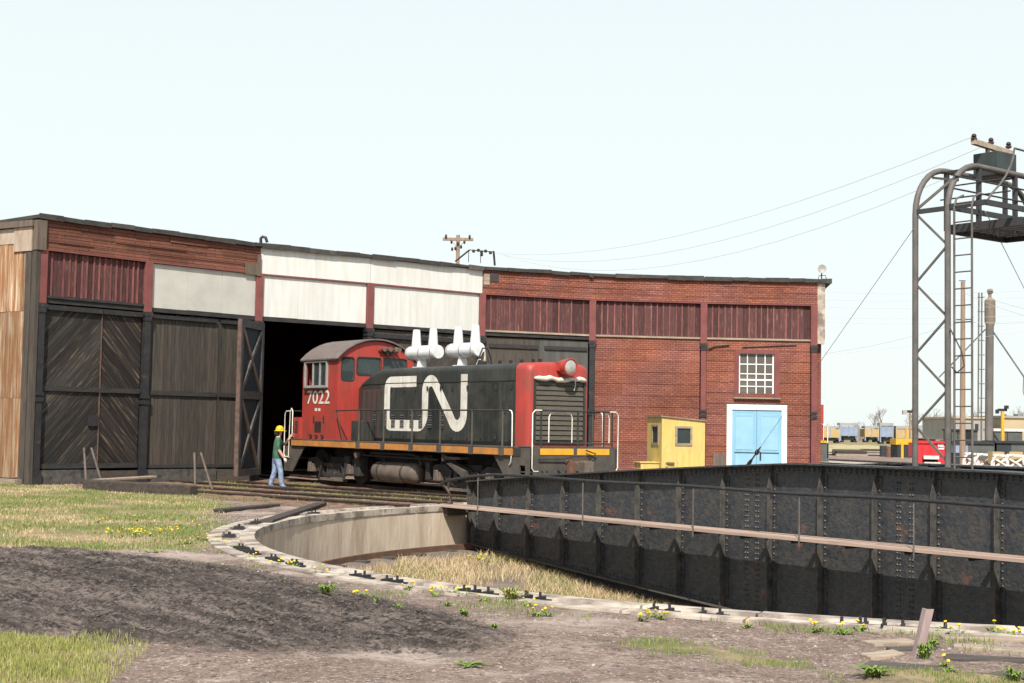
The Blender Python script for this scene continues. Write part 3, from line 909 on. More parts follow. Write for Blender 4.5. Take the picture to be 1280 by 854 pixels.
# bay 6 wall with window and blue door: strips cut round the openings
W = BW[6]
cen = lambda px: (px - 880) / (1023.5 - 880) * W
wx0, wx1, wz0, wz1 = cen(925), cen(969.5), 3.20, 4.78
dx0, dx1, dz1 = cen(910), cen(985.5), 2.62
bw_ = bay(6, 'siding_wall', MB().plate([(.13, .025, 0), (W - .26, .025, 0), (W - .26, .025, Z_PAN0 - .07), (.13, .025, Z_PAN0 - .07)],
                                       [[(wx0, .025, wz0), (wx1, .025, wz0), (wx1, .025, wz1), (wx0, .025, wz1)]], (0, .09, 0)), MT['tar'])
nrow = 13; hh = (Z_PAN0 - .07) / nrow
for r_ in range(nrow):
    z0, z1 = r_ * hh + .005, (r_ + 1) * hh - .005
    segs = [(.13, W - .26)]
    for (a, b2, za, zb) in ((wx0, wx1, wz0, wz1), (dx0, dx1, -1, dz1)):
        if z1 > za + .12 and z0 < zb - .12:
            segs = [s_ for g in segs for s_ in ((g[0], a), (b2, g[1])) if s_[1] - s_[0] > .05] if True else segs
    for a, b2 in segs:
        yy = random.uniform(-.006, .004)
        MB().add([(a, yy - .016, z0), (b2, yy - .016, z0), (b2, .024, z0), (a, .024, z0), (a, yy, z1), (b2, yy, z1), (b2, .024, z1), (a, .024, z1)],
                 [(0, 3, 2, 1), (4, 5, 6, 7), (0, 1, 5, 4), (1, 2, 6, 5), (2, 3, 7, 6), (3, 0, 4, 7)]).build('siding_strip', MT['brick_red'], bw_)
bay(6, 'patch_board', MB().box(.42, .98, -.045, -.022, .0, .95), MT['brownwood'])
# window
wn = bay(6, 'window', MB().box(wx0 - .16, wx0, -.05, .1, wz0 - .1, wz1 + .14).box(wx1, wx1 + .2, -.05, .1, wz0 - .1, wz1 + .14).box(wx0, wx1, -.05, .1, wz1, wz1 + .14), MT['post_red'])
MB().box(wx0 - .2, wx1 + .24, -.13, .08, wz0 - .16, wz0 - .1).build('window_sill', MT['drywood'], wn)
MB().box(wx0, wx1, .05, .09, wz0 - .1, wz0).build('window_rail', MT['trimwhite'], wn)
cw = (wx1 - wx0) / 4; rhh = [0, .32, .57, .80, 1.17, 1.58]
for k in range(5): MB().box(wx0 + k * cw - (.028 if k in (0, 4) else .018) + (.028 if k == 0 else -.028 if k == 4 else 0), wx0 + k * cw + (.028 if k in (0, 4) else .018) + (.028 if k == 0 else -.028 if k == 4 else 0), .04, .08, wz0, wz1).build('muntin', MT['trimwhite'], wn)
for k, h in enumerate(rhh): MB().box(wx0 + .05, wx1 - .05, .045, .075, wz0 + h - (.03 if k == 2 else .018), wz0 + h + (.03 if k == 2 else .018)).build('muntin', MT['trimwhite'], wn)
for a in range(4):
    for b2 in range(5):
        MB().box(wx0 + a * cw + .018, wx0 + (a + 1) * cw - .018, .058, .064, wz0 + rhh[b2] + .018, wz0 + rhh[b2 + 1] - .018).build('pane', MT['paneglass'], wn)
MB().box(wx0 + .1, wx0 + .75, .3, .36, wz0 + .1, wz0 + .72).build('stored_board', MT['scrap'], wn)
MB().box(wx0 + .8, wx0 + 1.2, .32, .4, wz0 + .25, wz0 + .85).build('stored_board', MT['drywood'], wn)
# blue double door with white frame
fr = bay(6, 'door_frame', MB().box(dx0 + .0, dx0 + .2, -.09, .02, 0, dz1).box(dx1 - .2, dx1, -.09, .02, 0, dz1).box(dx0, dx1, -.092, .02, dz1, dz1 + .2), MT['trimwhite'])
dm = (dx0 + dx1) / 2 + .0
for a, b2 in ((dx0 + .2, dm - .006), (dm + .006, dx1 - .2)):
    lf = bay(6, 'blue_door_leaf', MB().box(a, b2, -.05, .02, .02, dz1 - .002), MT['blue'])
    for za, zb in ((.12, .95), (1.1, 2.45)):
        MB().box(a + .14, b2 - .14, -.062, -.051, za, zb).build('door_panel', MT['blue2'], lf)
    MB().box(a + .1, b2 - .1, -.075, -.05, .98, 1.0).build('door_strap', MT['iron'], lf)
    MB().box(a + .16, b2 - .16, -.066, -.05, 2.36, 2.42).build('door_strap', MT['blue'], lf)
MB().box(dm + .12, dm + .17, -.10, -.05, .72, 1.02).build('door_handle', MT['iron'], fr)
# iron rod from lintel across bay 6
bay(6, 'stay_rod', MB().tube([(.2, -.08, 4.95), (.45, -.08, 5.06), (1.0, -.06, 5.1)], .03).tube([(1.5, -.05, 5.02), (3.6, -.05, 5.16)], .02), MT['brownwood'])
# right end pilaster and end wall
bay(6, 'corner_board', MB().box(W + .003, W + .30, -.05, .2, 5.2, Z_BAND1), MT['coping'])
MB_ = None
radial = lambda p: (p - RC).normalized()
QQ = [p + radial(p) * 21 for p in PQ]


def wall_w(name, a, b2, z0, z1, th, mt):
    d = (b2 - a); nn = Vector((-d.y, d.x)).normalized() * th
    v = [(a.x, a.y), (b2.x, b2.y), (b2.x + nn.x, b2.y + nn.y), (a.x + nn.x, a.y + nn.y)]
    m_ = MB().prism([(x - PQ[3].x, y - PQ[3].y, z0) for x, y in v], (0, 0, z1 - z0))
    return m_.build(name, mt, rh)


wall_w('end_wall', PQ[7] + radial(PQ[7]) * .25, QQ[7], -.3, 7.45, -.2, MT['brick_red'])
for i in range(7): wall_w('back_wall', QQ[i], QQ[i + 1], -.3, 6.72, .2, MT['brick_red'])
wall_w('end_wall', PQ[0] + radial(PQ[0]) * .4, QQ[0], -.3, 7.4, -.12, MT['tar'])
# left end wall cladding: rust stained corrugated sheets in three tiers
er = radial(PQ[0]); ea = math.atan2(-er.y, -er.x)       # local x runs towards the yard, starting 6.5 m back


def endw(name, m_, mt, par=rh):
    return m_.build(name, mt, par, None, (PQ[0].x + er.x * 6.5 - PQ[3].x, PQ[0].y + er.y * 6.5 - PQ[3].y, 0), ea)


clad = endw('end_cladding', MB().box(0, 6.1, -.05, .0, 0.05, 7.4), MT['tar'])
tiers = [(.12, 2.42), (2.4, 4.92), (4.9, 6.9)]


def corr(xa, xb, za, zb, y, pitch=.068, amp=.011):
    m_ = MB(); n_ = int((xb - xa) / pitch * 4)
    for k in range(n_ + 1):
        x = xa + (xb - xa) * k / n_; yy = y - amp * math.sin(k * PI / 2)
        m_.v += [(x, yy, za), (x, yy - .004, zb)]
    for k in range(n_): m_.f.append((2 * k, 2 * k + 2, 2 * k + 3, 2 * k + 1))
    return m_


for ti, (za, zb) in enumerate(tiers):
    x = .0
    while x < 6.0:
        wd = min(.66, 6.08 - x)
        cs = corr(x, min(x + wd + .04, 6.11), za + random.uniform(-.02, .01), zb, -.07 - .012 * ti - random.uniform(0, .008))
        cs.build('cladding_sheet', MT['tin'], clad)
        x += wd
x = 0
while x < 5.6:
    MB().box(x, min(x + .82, 5.95), -.12, -.09, 6.86, 7.3).build('cladding_fascia', MT['tinfascia'], clad); x += .83
MB().box(6.12, 6.36, -.13, .02, -.1, 6.6).build('corner_board', MT['corner'], clad)
MB().box(5.6, 6.38, -.15, .0, 6.62, 7.42).build('corner_cap', MT['tinfascia'], clad)
MB().box(-.2, 6.45, -.22, .02, 7.32, 7.5).build('eave_board', MT['brownwood'], clad)
bay(0, 'corner_board', MB().box(-.12, -.002, -.12, .2, -.1, 6.62), MT['corner'])
bay(0, 'corner_cap', MB().box(-.14, .16, -.15, .1, 6.64, 7.5), MT['brownwood'])
MB().box(4.6, 6.3, -.35, .05, -.06, .08).build('foot_plank', MT['drywood'], clad)

# roof: sheet plus ragged felt edge pieces
rf = MB(); vs = []
OH = .13
for i in range(8):
    a = PQ[i] - radial(PQ[i]) * OH; b2 = QQ[i] + radial(QQ[i]) * .3
    if i == 0:
        s_ = (PQ[0] - PQ[1]).normalized() * .12; a = a + s_; b2 = b2 + s_
    if i == 7:
        s_ = (PQ[7] - PQ[6]).normalized() * .56; a = a + s_; b2 = b2 + s_
    vs.append((a, b2))
for i in range(7):
    (a, b2), (c_, d_) = vs[i], vs[i + 1]
    q = [(p.x - PQ[3].x, p.y - PQ[3].y) for p in (a, c_, d_, b2)]
    rf.add([(q[0][0], q[0][1], 7.56), (q[1][0], q[1][1], 7.56), (q[2][0], q[2][1], 6.7), (q[3][0], q[3][1], 6.7),
            (q[0][0], q[0][1], 7.66), (q[1][0], q[1][1], 7.66), (q[2][0], q[2][1], 6.85), (q[3][0], q[3][1], 6.85)],
           [(0, 3, 2, 1), (4, 5, 6, 7), (0, 1, 5, 4), (2, 3, 7, 6), (1, 2, 6, 5), (3, 0, 4, 7)])
roof = rf.build('roof', MT['tar'], rh)
for i in range(7):
    a, c_ = vs[i][0], vs[i + 1][0]; L = (c_ - a).length; d = (c_ - a) / L; x = 0; nn = Vector((d.y, -d.x))
    while x < L - .05:
        wd = min(random.uniform(.5, 1.1), L - x)
        p = a + d * x - Vector((PQ[3].x, PQ[3].y)) + nn * .003; q = p + d * (wd - .01)
        zt = 7.69 + random.uniform(-.012, .012); zb = 7.555 + random.uniform(-.03, .02)
        mt_ = MT['tarlight'] if random.random() < .12 else MT['tar']
        MB().prism([(p.x, p.y, zb), (q.x, q.y, zb + random.uniform(-.02, .02)), (q.x, q.y, zt + random.uniform(-.02, .02)), (p.x, p.y, zt)], (nn.x * .035, nn.y * .035, 0)).build('roof_edge', mt_, roof)
        x += wd

# ================================================================== TRACKS
LO = Vector((-5.793, 46.482)); LTH = R(36)
LD = Vector((math.sin(LTH), -math.cos(LTH))); LV = Vector((math.cos(LTH), math.sin(LTH)))


def rim_hit(p, d):
    """distance along d from p to the pit wall"""
    q = p - PC; b_ = q.dot(d); c_ = q.dot(q) - (PR + .03) ** 2
    return -b_ - math.sqrt(b_ * b_ - c_)


s0 = LO - LD * 9
track((s0.x, s0.y), tuple(s0 + LD * rim_hit(s0, LD)), 'rails carrying the black and red locomotive out of the engine house')
mid1 = (PQ[1] + PQ[2]) / 2; ph = R(38)
ph1 = math.atan2(-(mid1.x - PC.x), mid1.y - PC.y)
BD = Vector((math.sin(ph), -math.cos(ph))); BV = Vector((math.cos(ph), math.sin(ph)))
e1 = PC - BD * (PR + .03)
st = Vector((mid1.x, mid1.y)) + Vector((-.2, -.3)); dd = (e1 - st).normalized()
st2 = st - dd * 1.0
track((st.x, st.y), (e1.x, e1.y), 'rusty rails from the grey plank doors to the bridge end')
mid3 = (PQ[3] + PQ[4]) / 2; d3 = (PC - mid3).normalized(); track(tuple(mid3 - radial(mid3) * .2), tuple(mid3 + d3 * rim_hit(mid3, d3)), 'rails running out from behind the locomotive to the pit')
mid0 = (PQ[0] + PQ[1]) / 2; d0 = (PC - mid0).normalized(); p0_ = mid0 + d0 * 1.2
track(tuple(p0_), tuple(p0_ + d0 * rim_hit(p0_, d0)), 'rusty rails from the diagonal plank doors to the pit rim')
for (p0, p1, lb) in [((272, 641), (345, 634), 'short dark timber lying near the pit rim, farther one'), ((333, 655), (402, 632), 'short dark plank lying against the pit rim, left of the rails')]:
    a = at(*p0); b2 = at(*p1)
    o = MB().beam((a.x, a.y, -.045), (b2.x, b2.y, -.045), .24, .07).build('timber', MT['beamwood'], None, bevel=.015)
    tag(o, lb, 'timber', 'timbers by the pit')
a = at(108, 613); b2 = at(242, 620)
o = MB().beam((a.x, a.y, .04), (b2.x, b2.y, .0), .32, .34).build('timber', MT['beamwood'], None, bevel=.03)
tag(o, 'long squared black timber beam lying in front of the plank doors', 'timber')
a = at(112, 603, .06); b2 = at(192, 598, .1)
o = MB().beam((a.x, a.y, .1), (b2.x, b2.y, .14), .26, .08).build('timber', MT['drywood'], None, bevel=.02)
tag(o, 'pale bare board lying behind the long black beam', 'timber')
# prop rods leaning at the doors
for k, (xa, ya, xb, yb) in enumerate([(105, 560, 108, 598), (114, 560, 128, 596), (243, 566, 244, 600), (251, 566, 265, 602)]):
    q = at(xb, yb + 10, -.05); t_ = atd(xa, ya, q.y + .35)
    o = MB().tube([q, t_], .03, 6).build('prop_rod', MT['journal'], None)
    tag(o, ['upright thin rod leaning on the diagonal plank doors', 'slanted thin rod leaning on the diagonal plank doors', 'upright thin rod leaning on the grey plank doors', 'slanted thin rod leaning on the grey plank doors'][k], 'rod', 'rods propped at the doors')

# ================================================================== TURNTABLE BRIDGE
br = thing('turntable_bridge', (PC.x, PC.y, 0), math.atan2(BD.y, BD.x), 'black riveted plate girder turntable bridge spanning the pit', 'turntable')
T0, T1 = -11.72, 11.72


def gtop(t):
    u = abs(t - .6); return 1.22 - .055 * max(0, u - 2.2) - .0018 * max(0, u - 2.2) ** 2


def gbot(t):
    u = abs(t - .2); return -1.68 + (.0 if u < 2 else .066 * (u - 2) + .0006 * (u - 2) ** 2)


stf = [-11.6] + [-10.72 + 1.205 * k for k in range(18)] + [11.6]
ts = np.linspace(T0, T1, 60)
for side, lab in ((-1, 'near'), (1, 'far')):
    yc = 1.5 * side
    poly = [(t, yc, gbot(t)) for t in ts] + [(t, yc, gtop(t)) for t in ts[::-1]]
    g = MB()
    for k in range(len(ts) - 1):
        a_, b_ = ts[k], ts[k + 1]
        g.add([(a_, yc - .008, gbot(a_)), (b_, yc - .008, gbot(b_)), (b_, yc - .008, gtop(b_)), (a_, yc - .008, gtop(a_)),
               (a_, yc + .008, gbot(a_)), (b_, yc + .008, gbot(b_)), (b_, yc + .008, gtop(b_)), (a_, yc + .008, gtop(a_))],
              [(0, 1, 2, 3), (7, 6, 5, 4)] + ([(0, 3, 7, 4)] if k == 0 else []) + ([(1, 5, 6, 2)] if k == len(ts) - 2 else []))
    web = g.build('girder_web', MT['girder'], br)
    for nm, fz, th, hw in (('top_flange', gtop, .03, .25), ('bottom_flange', gbot, -.03, .19)):
        m_ = MB()
        for k in range(len(ts) - 1):
            a_, b_ = ts[k], ts[k + 1]; za, zb = fz(a_), fz(b_)
            lo, hi = (0, th) if th > 0 else (th, 0)
            m_.add([(a_, yc - hw, za + lo), (b_, yc - hw, zb + lo), (b_, yc + hw, zb + lo), (a_, yc + hw, za + lo), (a_, yc - hw, za + hi), (b_, yc - hw, zb + hi), (b_, yc + hw, zb + hi), (a_, yc + hw, za + hi)],
                   [(0, 3, 2, 1), (4, 5, 6, 7), (0, 1, 5, 4), (2, 3, 7, 6)] + ([(3, 0, 4, 7)] if k == 0 else []) + ([(1, 2, 6, 5)] if k == len(ts) - 2 else []))
        fo = m_.build(nm, MT['girder' if th > 0 else 'deck'], br)
        # angle iron leg below/above the flange
        m_ = MB()
        for k in range(len(ts) - 1):
            a_, b_ = ts[k], ts[k + 1]; za, zb = fz(a_), fz(b_); s2 = -1 if th > 0 else 1
            y0 = yc + side * .010; y1 = yc + side * .024
            for (yy0, yy1) in ((y0, y1),):
                m_.add([(a_, yy1, za + s2 * .002), (b_, yy1, zb + s2 * .002), (b_, yy1, zb + s2 * .15), (a_, yy1, za + s2 * .15), (a_, yy0, za + s2 * .15), (b_, yy0, zb + s2 * .15)], [(0, 1, 2, 3), (3, 2, 5, 4)])
        m_.build('flange_angle', MT['girder'], br)
    # stiffeners: plate with tapered head plus the angle lying on the web
    yo = side
    for t in stf:
        zt, zb = gtop(t) - .002, gbot(t) + .002
        m_ = MB().prism([(t - .006, yc + yo * .026, zb), (t - .006, yc + yo * .17, zb), (t - .006, yc + yo * .17, zt - .42), (t - .006, yc + yo * .04, zt), (t - .006, yc + yo * .026, zt)], (.012, 0, 0))
        s_ = m_.build('stiffener', MT['girder2'], br)
        MB().box(t - .1, t + .1, min(yc + yo * .009, yc + yo * .024), max(yc + yo * .009, yc + yo * .024), zb + .15, zt - .15).build('stiffener_angle', MT['girder'], s_)
    if side < 0:
        # rivets, joined: far too many to single out
        m_ = MB()

        def rivet(t, z, y):
            q = .026
            m_.add([(t - q, y, z), (t, y, z - q), (t + q, y, z), (t, y, z + q), (t, y - .026, z)], [(0, 1, 4), (1, 2, 4), (2, 3, 4), (3, 0, 4)])
        for t in stf:
            z = gbot(t) + .1
            while z < gtop(t) - .08:
                rivet(t + .055, z, yc - .025); z += .12
        t = T0
        while t < T1:
            rivet(t, gtop(t) - .06, yc - .025); rivet(t, gtop(t) - .11, yc - .025); rivet(t, gbot(t) + .07, yc - .025); t += .12
        for tt in (-2.2, 1.3):
            for dx in (-.16, -.1, .1, .16):
                z = gbot(tt) + .15
                while z < gtop(tt) - .15: rivet(tt + dx - .6, z, yc - .009); z += .1
        tag(m_.build('rivet', MT['girder'], br), kind='stuff')
# end post plate
for t in (T0, T1):
    MB().box(t - .012, t + .012, -1.7, -1.42, gbot(t), gtop(t)).build('end_plate', MT['girder2'], br)
# deck: floor beams, ties, rails
for t in np.arange(-11.4, 11.5, 1.205): MB().box(t - .08, t + .08, -1.47, 1.47, -.8, -.32).build('floor_beam', MT['girder'], br)
tm = MB().box(-.12, .12, -1.4, 1.4, -.32, -.152).mesh('deck_tie')
for k in range(52): inst('deck_tie', tm, MT['tie'], br, (-11.6 + k * .455, 0, 0))
for s in (-1, 1): MB().prism([(T0, y, z) for y, z in rail_poly(s * (GAUGE / 2 + .035))], (T1 - T0, 0, 0)).build('deck_rail', MT['railhead'], br)
# footboard on brackets, handrail outside
for k in range(3):
    y = -2.355 + k * .205
    L0 = T0 - .35
    t = L0
    while t < T1:
        t2_ = min(t + random.choice([4.2, 4.9, 3.6]), T1 + .1)
        MB().box(t + .004, t2_ - .004, y - .098, y + .098, -.095 + random.uniform(-.006, .006), -.045 + random.uniform(-.006, .006)).build('footboard_plank', MT['plankwalk'], br); t = t2_
for t in stf[1:]:
    MB().box(t - .04, t + .04, -2.44, -1.67, -.155, -.1).build('footboard_bracket', MT['girder'], br)
hp = [(t, -2.47, .74 + .012 * math.sin(t * 1.3)) for t in np.linspace(T0 + 2.1, T1, 30)]
hp = [(T0 - .25, -2.3, .44), (T0 + .2, -2.45, .53), (T0 + 1.1, -2.47, .66)] + hp
MB().tube(hp, .032, 8).build('handrail', MT['iron'], br, smooth=60)
for t in (T0 + 1.45, T0 + 5.1, T0 + 8.3, T0 + 10.9, T0 + 13.3, T0 + 16, T0 + 19): MB().tube([(t, -2.47, -.2), (t, -2.47, .74)], .014, 6).build('handrail_post', MT['gantry'], br)
MB().tube([(T0 - .25, -2.3, .44), (T0 - .1, -2.26, .35), (T0 + .04, -2.22, .16), (T0 + .0, -2.2, .0), (T0 - .18, -2.2, -.06)], .025, 6).build('handrail_end', MT['journal'], br)
MB().box(T0 - .5, T0 + .1, -2.35, -1.75, -.3, -.1).build('end_timber', MT['tie'], br)

# power gantry arching over the bridge
gb = thing('power_gantry', (PC.x, PC.y, 0), math.atan2(BD.y, BD.x), 'tall tubular steel arch with ladder and platform standing over the bridge', 'gantry')
TA, TB = .90, 1.55
ZG = 6.46; RGc = .86
for t in (TA, TB):
    pts = [(t, -1.5, 1.25), (t, -1.5, 3.2)] + [(t, -1.5 + RGc - RGc * math.cos(a), ZG - RGc + RGc * math.sin(a)) for a in np.linspace(0, PI / 2, 9)]
    pts += [(t, 2.1 - RGc + RGc * math.sin(a), ZG - RGc + RGc * math.cos(a)) for a in np.linspace(0, PI / 2, 9)] + [(t, 2.1, 3.2), (t, 2.1, 1.25)]
    MB().tube(pts, .052, 12).build('hoop', MT['gantry'], gb, smooth=60)
    for y in (-1.5, 2.1): MB().box(t - .14, t + .14, y - .16, y + .16, 1.25, 1.275).build('foot_plate', MT['gantrydark'], gb)
for y in (-1.5, 2.1):
    zs_ = np.linspace(1.35, 5.62, 8)
    for k in range(7):
        a_, b_ = (TA, TB) if k % 2 else (TB, TA)
        MB().beam((a_, y, zs_[k]), (b_, y, zs_[k + 1]), .025, .036).build('lacing_bar', MT['gantry'], gb)
    MB().beam((TA, y, 5.64), (TB, y, 5.64), .05, .08).build('tie_bar', MT['gantrydark'], gb)
MB().beam((TA, -1.48, 5.68), (TB, -1.25, 6.22), .03, .045).build('lacing_bar', MT['gantry'], gb)
MB().beam((TB, -1.2, 6.15), (TA, -1.0, 6.3), .03, .04).build('lacing_bar', MT['gantry'], gb)
for y in (-.6, 0, .6): MB().beam((TA, y, ZG - .02), (TB, y, ZG - .02), .04, .05).build('lacing_bar', MT['gantrydark'], gb)
# upper frame and hung platform
TX = 2.28
MB().beam((TB, -1.5, 5.66), (TX, -1.5, 5.66), .05, .09).beam((TX, -1.5, 5.66), (TX, 2.1, 5.66), .05, .09).beam((TX, 2.1, 5.66), (TB, 2.1, 5.66), .05, .09).beam((TB, -1.5, 5.66), (TB, 2.1, 5.66), .05, .09).build('platform_frame', MT['gantrydark'], gb)
for k in range(9): MB().box(TA, TX + .1, -.53 + k * .2, -.41 + k * .2, 5.44, 5.465).build('floor_slat', MT['gantrydark'], gb)
for y in (-.6, 1.2): MB().box(TA, TX + .1, y - .03, y + .03, 5.36, 5.5).build('platform_edge', MT['gantrydark'], gb)
for t in (TA, TX + .1): MB().box(t - .03, t + .03, -.57, 1.17, 5.36, 5.5).build('platform_edge', MT['gantrydark'], gb)
for t, y in ((TA, -.6), (TB, -.6), (TB, .5), (TA, 1.2), (TB, 1.2)): MB().beam((t, y, 5.4), (t, y, ZG), .07, .07).build('hanger', MT['gantrydark'], gb)
for z in (5.98, 6.2):
    MB().tube([(TB + .05, -1.4, z), (TB + .05, 1.4, z)], .016, 6).build('guard_rail', MT['gantrydark'], gb)
    MB().tube([(TA, -.78, z - .05), (TX, -.78, z - .05)], .014, 6).build('guard_rail', MT['gantrydark'], gb)
MB().tube([(TX, -1.46, 5.68)] + [(TX + .0, -1.46 + .5 * math.sin(a) * 1.6, 5.75 + .5 + .42 * math.sin(a * 1.0) - .5 * math.cos(a)) for a in np.linspace(.2, PI / 2, 6)] + [(TX, 1.3, 6.63)], .018, 6).build('guard_hoop', MT['gantry'], gb)
# ladder
for t in (1.72, 2.06):
    MB().tube([(t, -1.56, 1.2), (t, -1.56, 5.62), (t, -1.5, 5.78), (t, -1.3, 5.86)], .019, 6).build('ladder_rail', MT['gantry'], gb)
for k in range(16): MB().tube([(1.72, -1.56, 1.45 + k * .28), (2.06, -1.56, 1.45 + k * .28)], .013, 6).build('ladder_rung', MT['gantry'], gb)
# collector box and crossarm with insulators
MB().box(1.0, 1.5, .05, .63, 6.40, 6.84).build('collector_box', MT['box_green'], gb, bevel=.01)
MB().beam((1.2, -.25, 7.0), (1.2, .95, 6.94), .09, .09).build('crossarm', MT['drywood'], gb)
for y in (.2, .5): MB().box(1.17, 1.23, y - .03, y + .03, 6.84, 6.93).build('crossarm_post', MT['journal'], gb)
for y in (-.22, .3, .85):
    MB().lathe([(.02, 0), (.055, .02), (.055, .05), (.03, .06), (.05, .08), (.03, .12), (.001, .13)], (1.2, y, 7.02), n=10).build('insulator', MT['insul'], gb, smooth=40)
MB().tube([(1.62, -1.54, 3.6), (1.9, -1.62, 3.2), (1.95, -1.62, 2.95), (1.8, -1.6, 2.85), (1.66, -1.55, 2.95)], .012, 5).build('loose_cable', MT['gantrydark'], gb)


def bworld(t, y, z):
    p = PC + BD * t + BV * y; return Vector((p.x, p.y, z))


def wire(name, p, q, sag, label, cat='wire', r=.012, group=None, n_=14, mt='wire'):
    p, q = Vector(p), Vector(q)
    pts = [p.lerp(q, k / n_) + Vector((0, 0, -4 * sag * (k / n_) * (1 - k / n_))) for k in range(n_ + 1)]
    o = MB().tube(pts, r, 5).build(name, MT[mt], None)
    return tag(o, label, cat, group)


# ================================================================== LOCOMOTIVE
lo = thing('switcher_locomotive', (LO.x, LO.y, 0), math.atan2(LD.y, LD.x), 'black and red switcher locomotive numbered 7022 with large white CN letters', 'locomotive')


def lp(name, m_, mt, par=None, smooth=None, bevel=0):
    return m_.build(name, MT[mt], par or lo, smooth, None, None, bevel)


def xz(p, y): return [(a, y, b_) for a, b_ in p]


def yz(p, x): return [(x, a, b_) for a, b_ in p]


def hprof(hw, ztop, r, z0=1.32):
    return [(-hw, z0)] + arc(-hw + r, ztop - r, r, 180, 90, 6) + [(-hw * .35, ztop + .03), (0, ztop + .04), (hw * .35, ztop + .03)] + arc(hw - r, ztop - r, r, 90, 0, 6) + [(hw, z0)]


def loft(profs):
    m_ = MB(); k = len(profs[0])
    for p in profs: m_.v += p
    for i in range(len(profs) - 1):
        for j in range(k):
            j2 = (j + 1) % k
            m_.f.append((i * k + j, i * k + j2, (i + 1) * k + j2, (i + 1) * k + j))
    m_.f.append(tuple(range(k))); m_.f.append(tuple((len(profs) - 1) * k + j for j in range(k)))
    return m_


H = 3.47
hood = lp('hood', loft([yz(hprof(.62, 2.98, .1), 2.72), yz(hprof(.98, 3.08, .12), 3.5), yz(hprof(1.0, 3.30, .16), 3.98), yz(hprof(1.0, H, .18), 4.55), yz(hprof(1.0, H, .18), 11.44)]), 'lblack', smooth=35)
# red nose with recessed grille
nose = lp('nose', loft([yz(hprof(1.003, H + .003, .18), 11.44), yz(hprof(1.003, H + .003, .2), 11.82), yz(hprof(.97, H - .03, .2), 11.93), yz(hprof(.90, H - .10, .18), 11.985)]), 'lred', smooth=50)
gx = 11.985
fr_ = MB().plate(yz(rrect(-.84, .84, 1.4, 3.1, .05), gx + .0), [yz(rrect(-.78, .78, 1.46, 3.04, .03), gx + .0)], (.035, 0, 0)); lp('grille_frame', fr_, 'lblack', nose)
lp('grille_back', MB().box(gx + .001, gx + .008, -.78, .78, 1.46, 3.04), 'bindark', nose)
for k in range(12):
    z = 1.49 + k * .128
    MB().add([(gx + .006, -.77, z + .118), (gx + .006, .77, z + .118), (gx + .030, .77, z + .008), (gx + .030, -.77, z + .008), (gx + .002, -.77, z + .0), (gx + .002, .77, z + .0)],
             [(0, 1, 2, 3), (3, 2, 5, 4)]).build('shutter_slat', MT['shutter'], nose)
# canvas roll
m_ = MB(); pts = []; rs = []
for k in range(15):
    y = -.86 + k * 1.7 / 14; pts.append((gx + .06, y, 3.07 + random.uniform(-.015, .02) - (.03 if abs(y) < .25 else 0))); rs.append(.058 + random.uniform(-.014, .016) - (.04 if k in (0, 14) else 0))
m_.tube(pts, rs, 10); lp('canvas_roll', m_, 'canvas', smooth=80)
lp('canvas_tie', MB().tube([(gx + .1, .42, 3.1), (gx + .12, .43, 2.95), (gx + .1, .40, 2.78)], .012, 5), 'canvas')
# headlight
lp('headlight', MB().tube([(11.86, .1, 3.38), (12.0, .1, 3.38), (12.16, .1, 3.38), (12.26, .1, 3.38), (12.30, .1, 3.38)], [.15, .2, .21, .225, .225], 20).box(11.8, 12.1, -.12, .32, 3.28, 3.5), 'lred', smooth=40)
lp('headlight_lens', MB().lathe([(.19, 0), (.15, .025), (.09, .04), (.001, .045)], (12.301, .1, 3.38), ax='x', n=20), 'lens', smooth=60)
lp('headlight_rim', MB().lathe([(.225, -.01), (.228, .02), (.2, .024), (.191, .004)], (12.302, .1, 3.38), ax='x', n=20), 'lred', smooth=40)
# hood doors (separate thin doors with gaps), latches, louvres
seams = [3.62, 4.66, 5.42, 6.14, 6.72, 7.36, 8.04, 8.62, 9.36, 10.02, 10.68, 11.36]
for a_, b_ in zip(seams[:-1], seams[1:]):
    mt_ = 'lnavy' if a_ < 4 else 'ldoor'
    d_ = lp('hood_door', MB().box(a_ + .012, b_ - .012, -1.010, -.985, 1.42, 2.98 if a_ > 4 else 2.86), mt_, bevel=0)
    for zz in ((2.86, 1.56)):
        if a_ > 4: MB().box(b_ - .12, b_ - .07, -1.045, -1.010, zz - .07, zz + .05).build('latch', MT['truck'], d_)
lp('hood_rail', MB().box(3.6, 11.42, -1.016, -.998, 3.01, 3.035), 'lblack')
for k in range(6):
    x = 3.7 + k * .15; lp('hood_rib', MB().box(x, x + .05, -1.024, -1.010, 1.45, 2.8), 'lblack' if k % 2 else 'lnavy')
for u in (4.38, 4.97, 5.43, 5.92, 6.45, 6.92, 7.40, 8.0, 8.05 + .0):
    if u == 8.05: continue
    m_ = MB()
    lv_ = lp('louver', MB().box(u - .1, u + .1, -1.0165, -1.009, 1.72, 2.26), 'lblack') if False else None
    for k in range(8):
        z = 1.745 + k * .066
        lp('louver', MB().add([(u - .1, -1.014, z + .045), (u + .1, -1.014, z + .045), (u + .1, -1.036, z + .004), (u - .1, -1.036, z + .004), (u - .1, -1.013, z + .004), (u + .1, -1.013, z + .004)], [(0, 1, 2, 3), (3, 2, 5, 4), (0, 3, 4), (1, 5, 2)]), 'deck' if k % 2 else 'bindark')  # alternate louvres paler than the rest: lip highlights put into the colour
lp('number_plate', MB().box(10.86, 11.0, -1.02, -1.0, 2.28, 2.48).box(10.85, 11.06, -1.018, -1.0, 2.14, 2.19), 'truck')


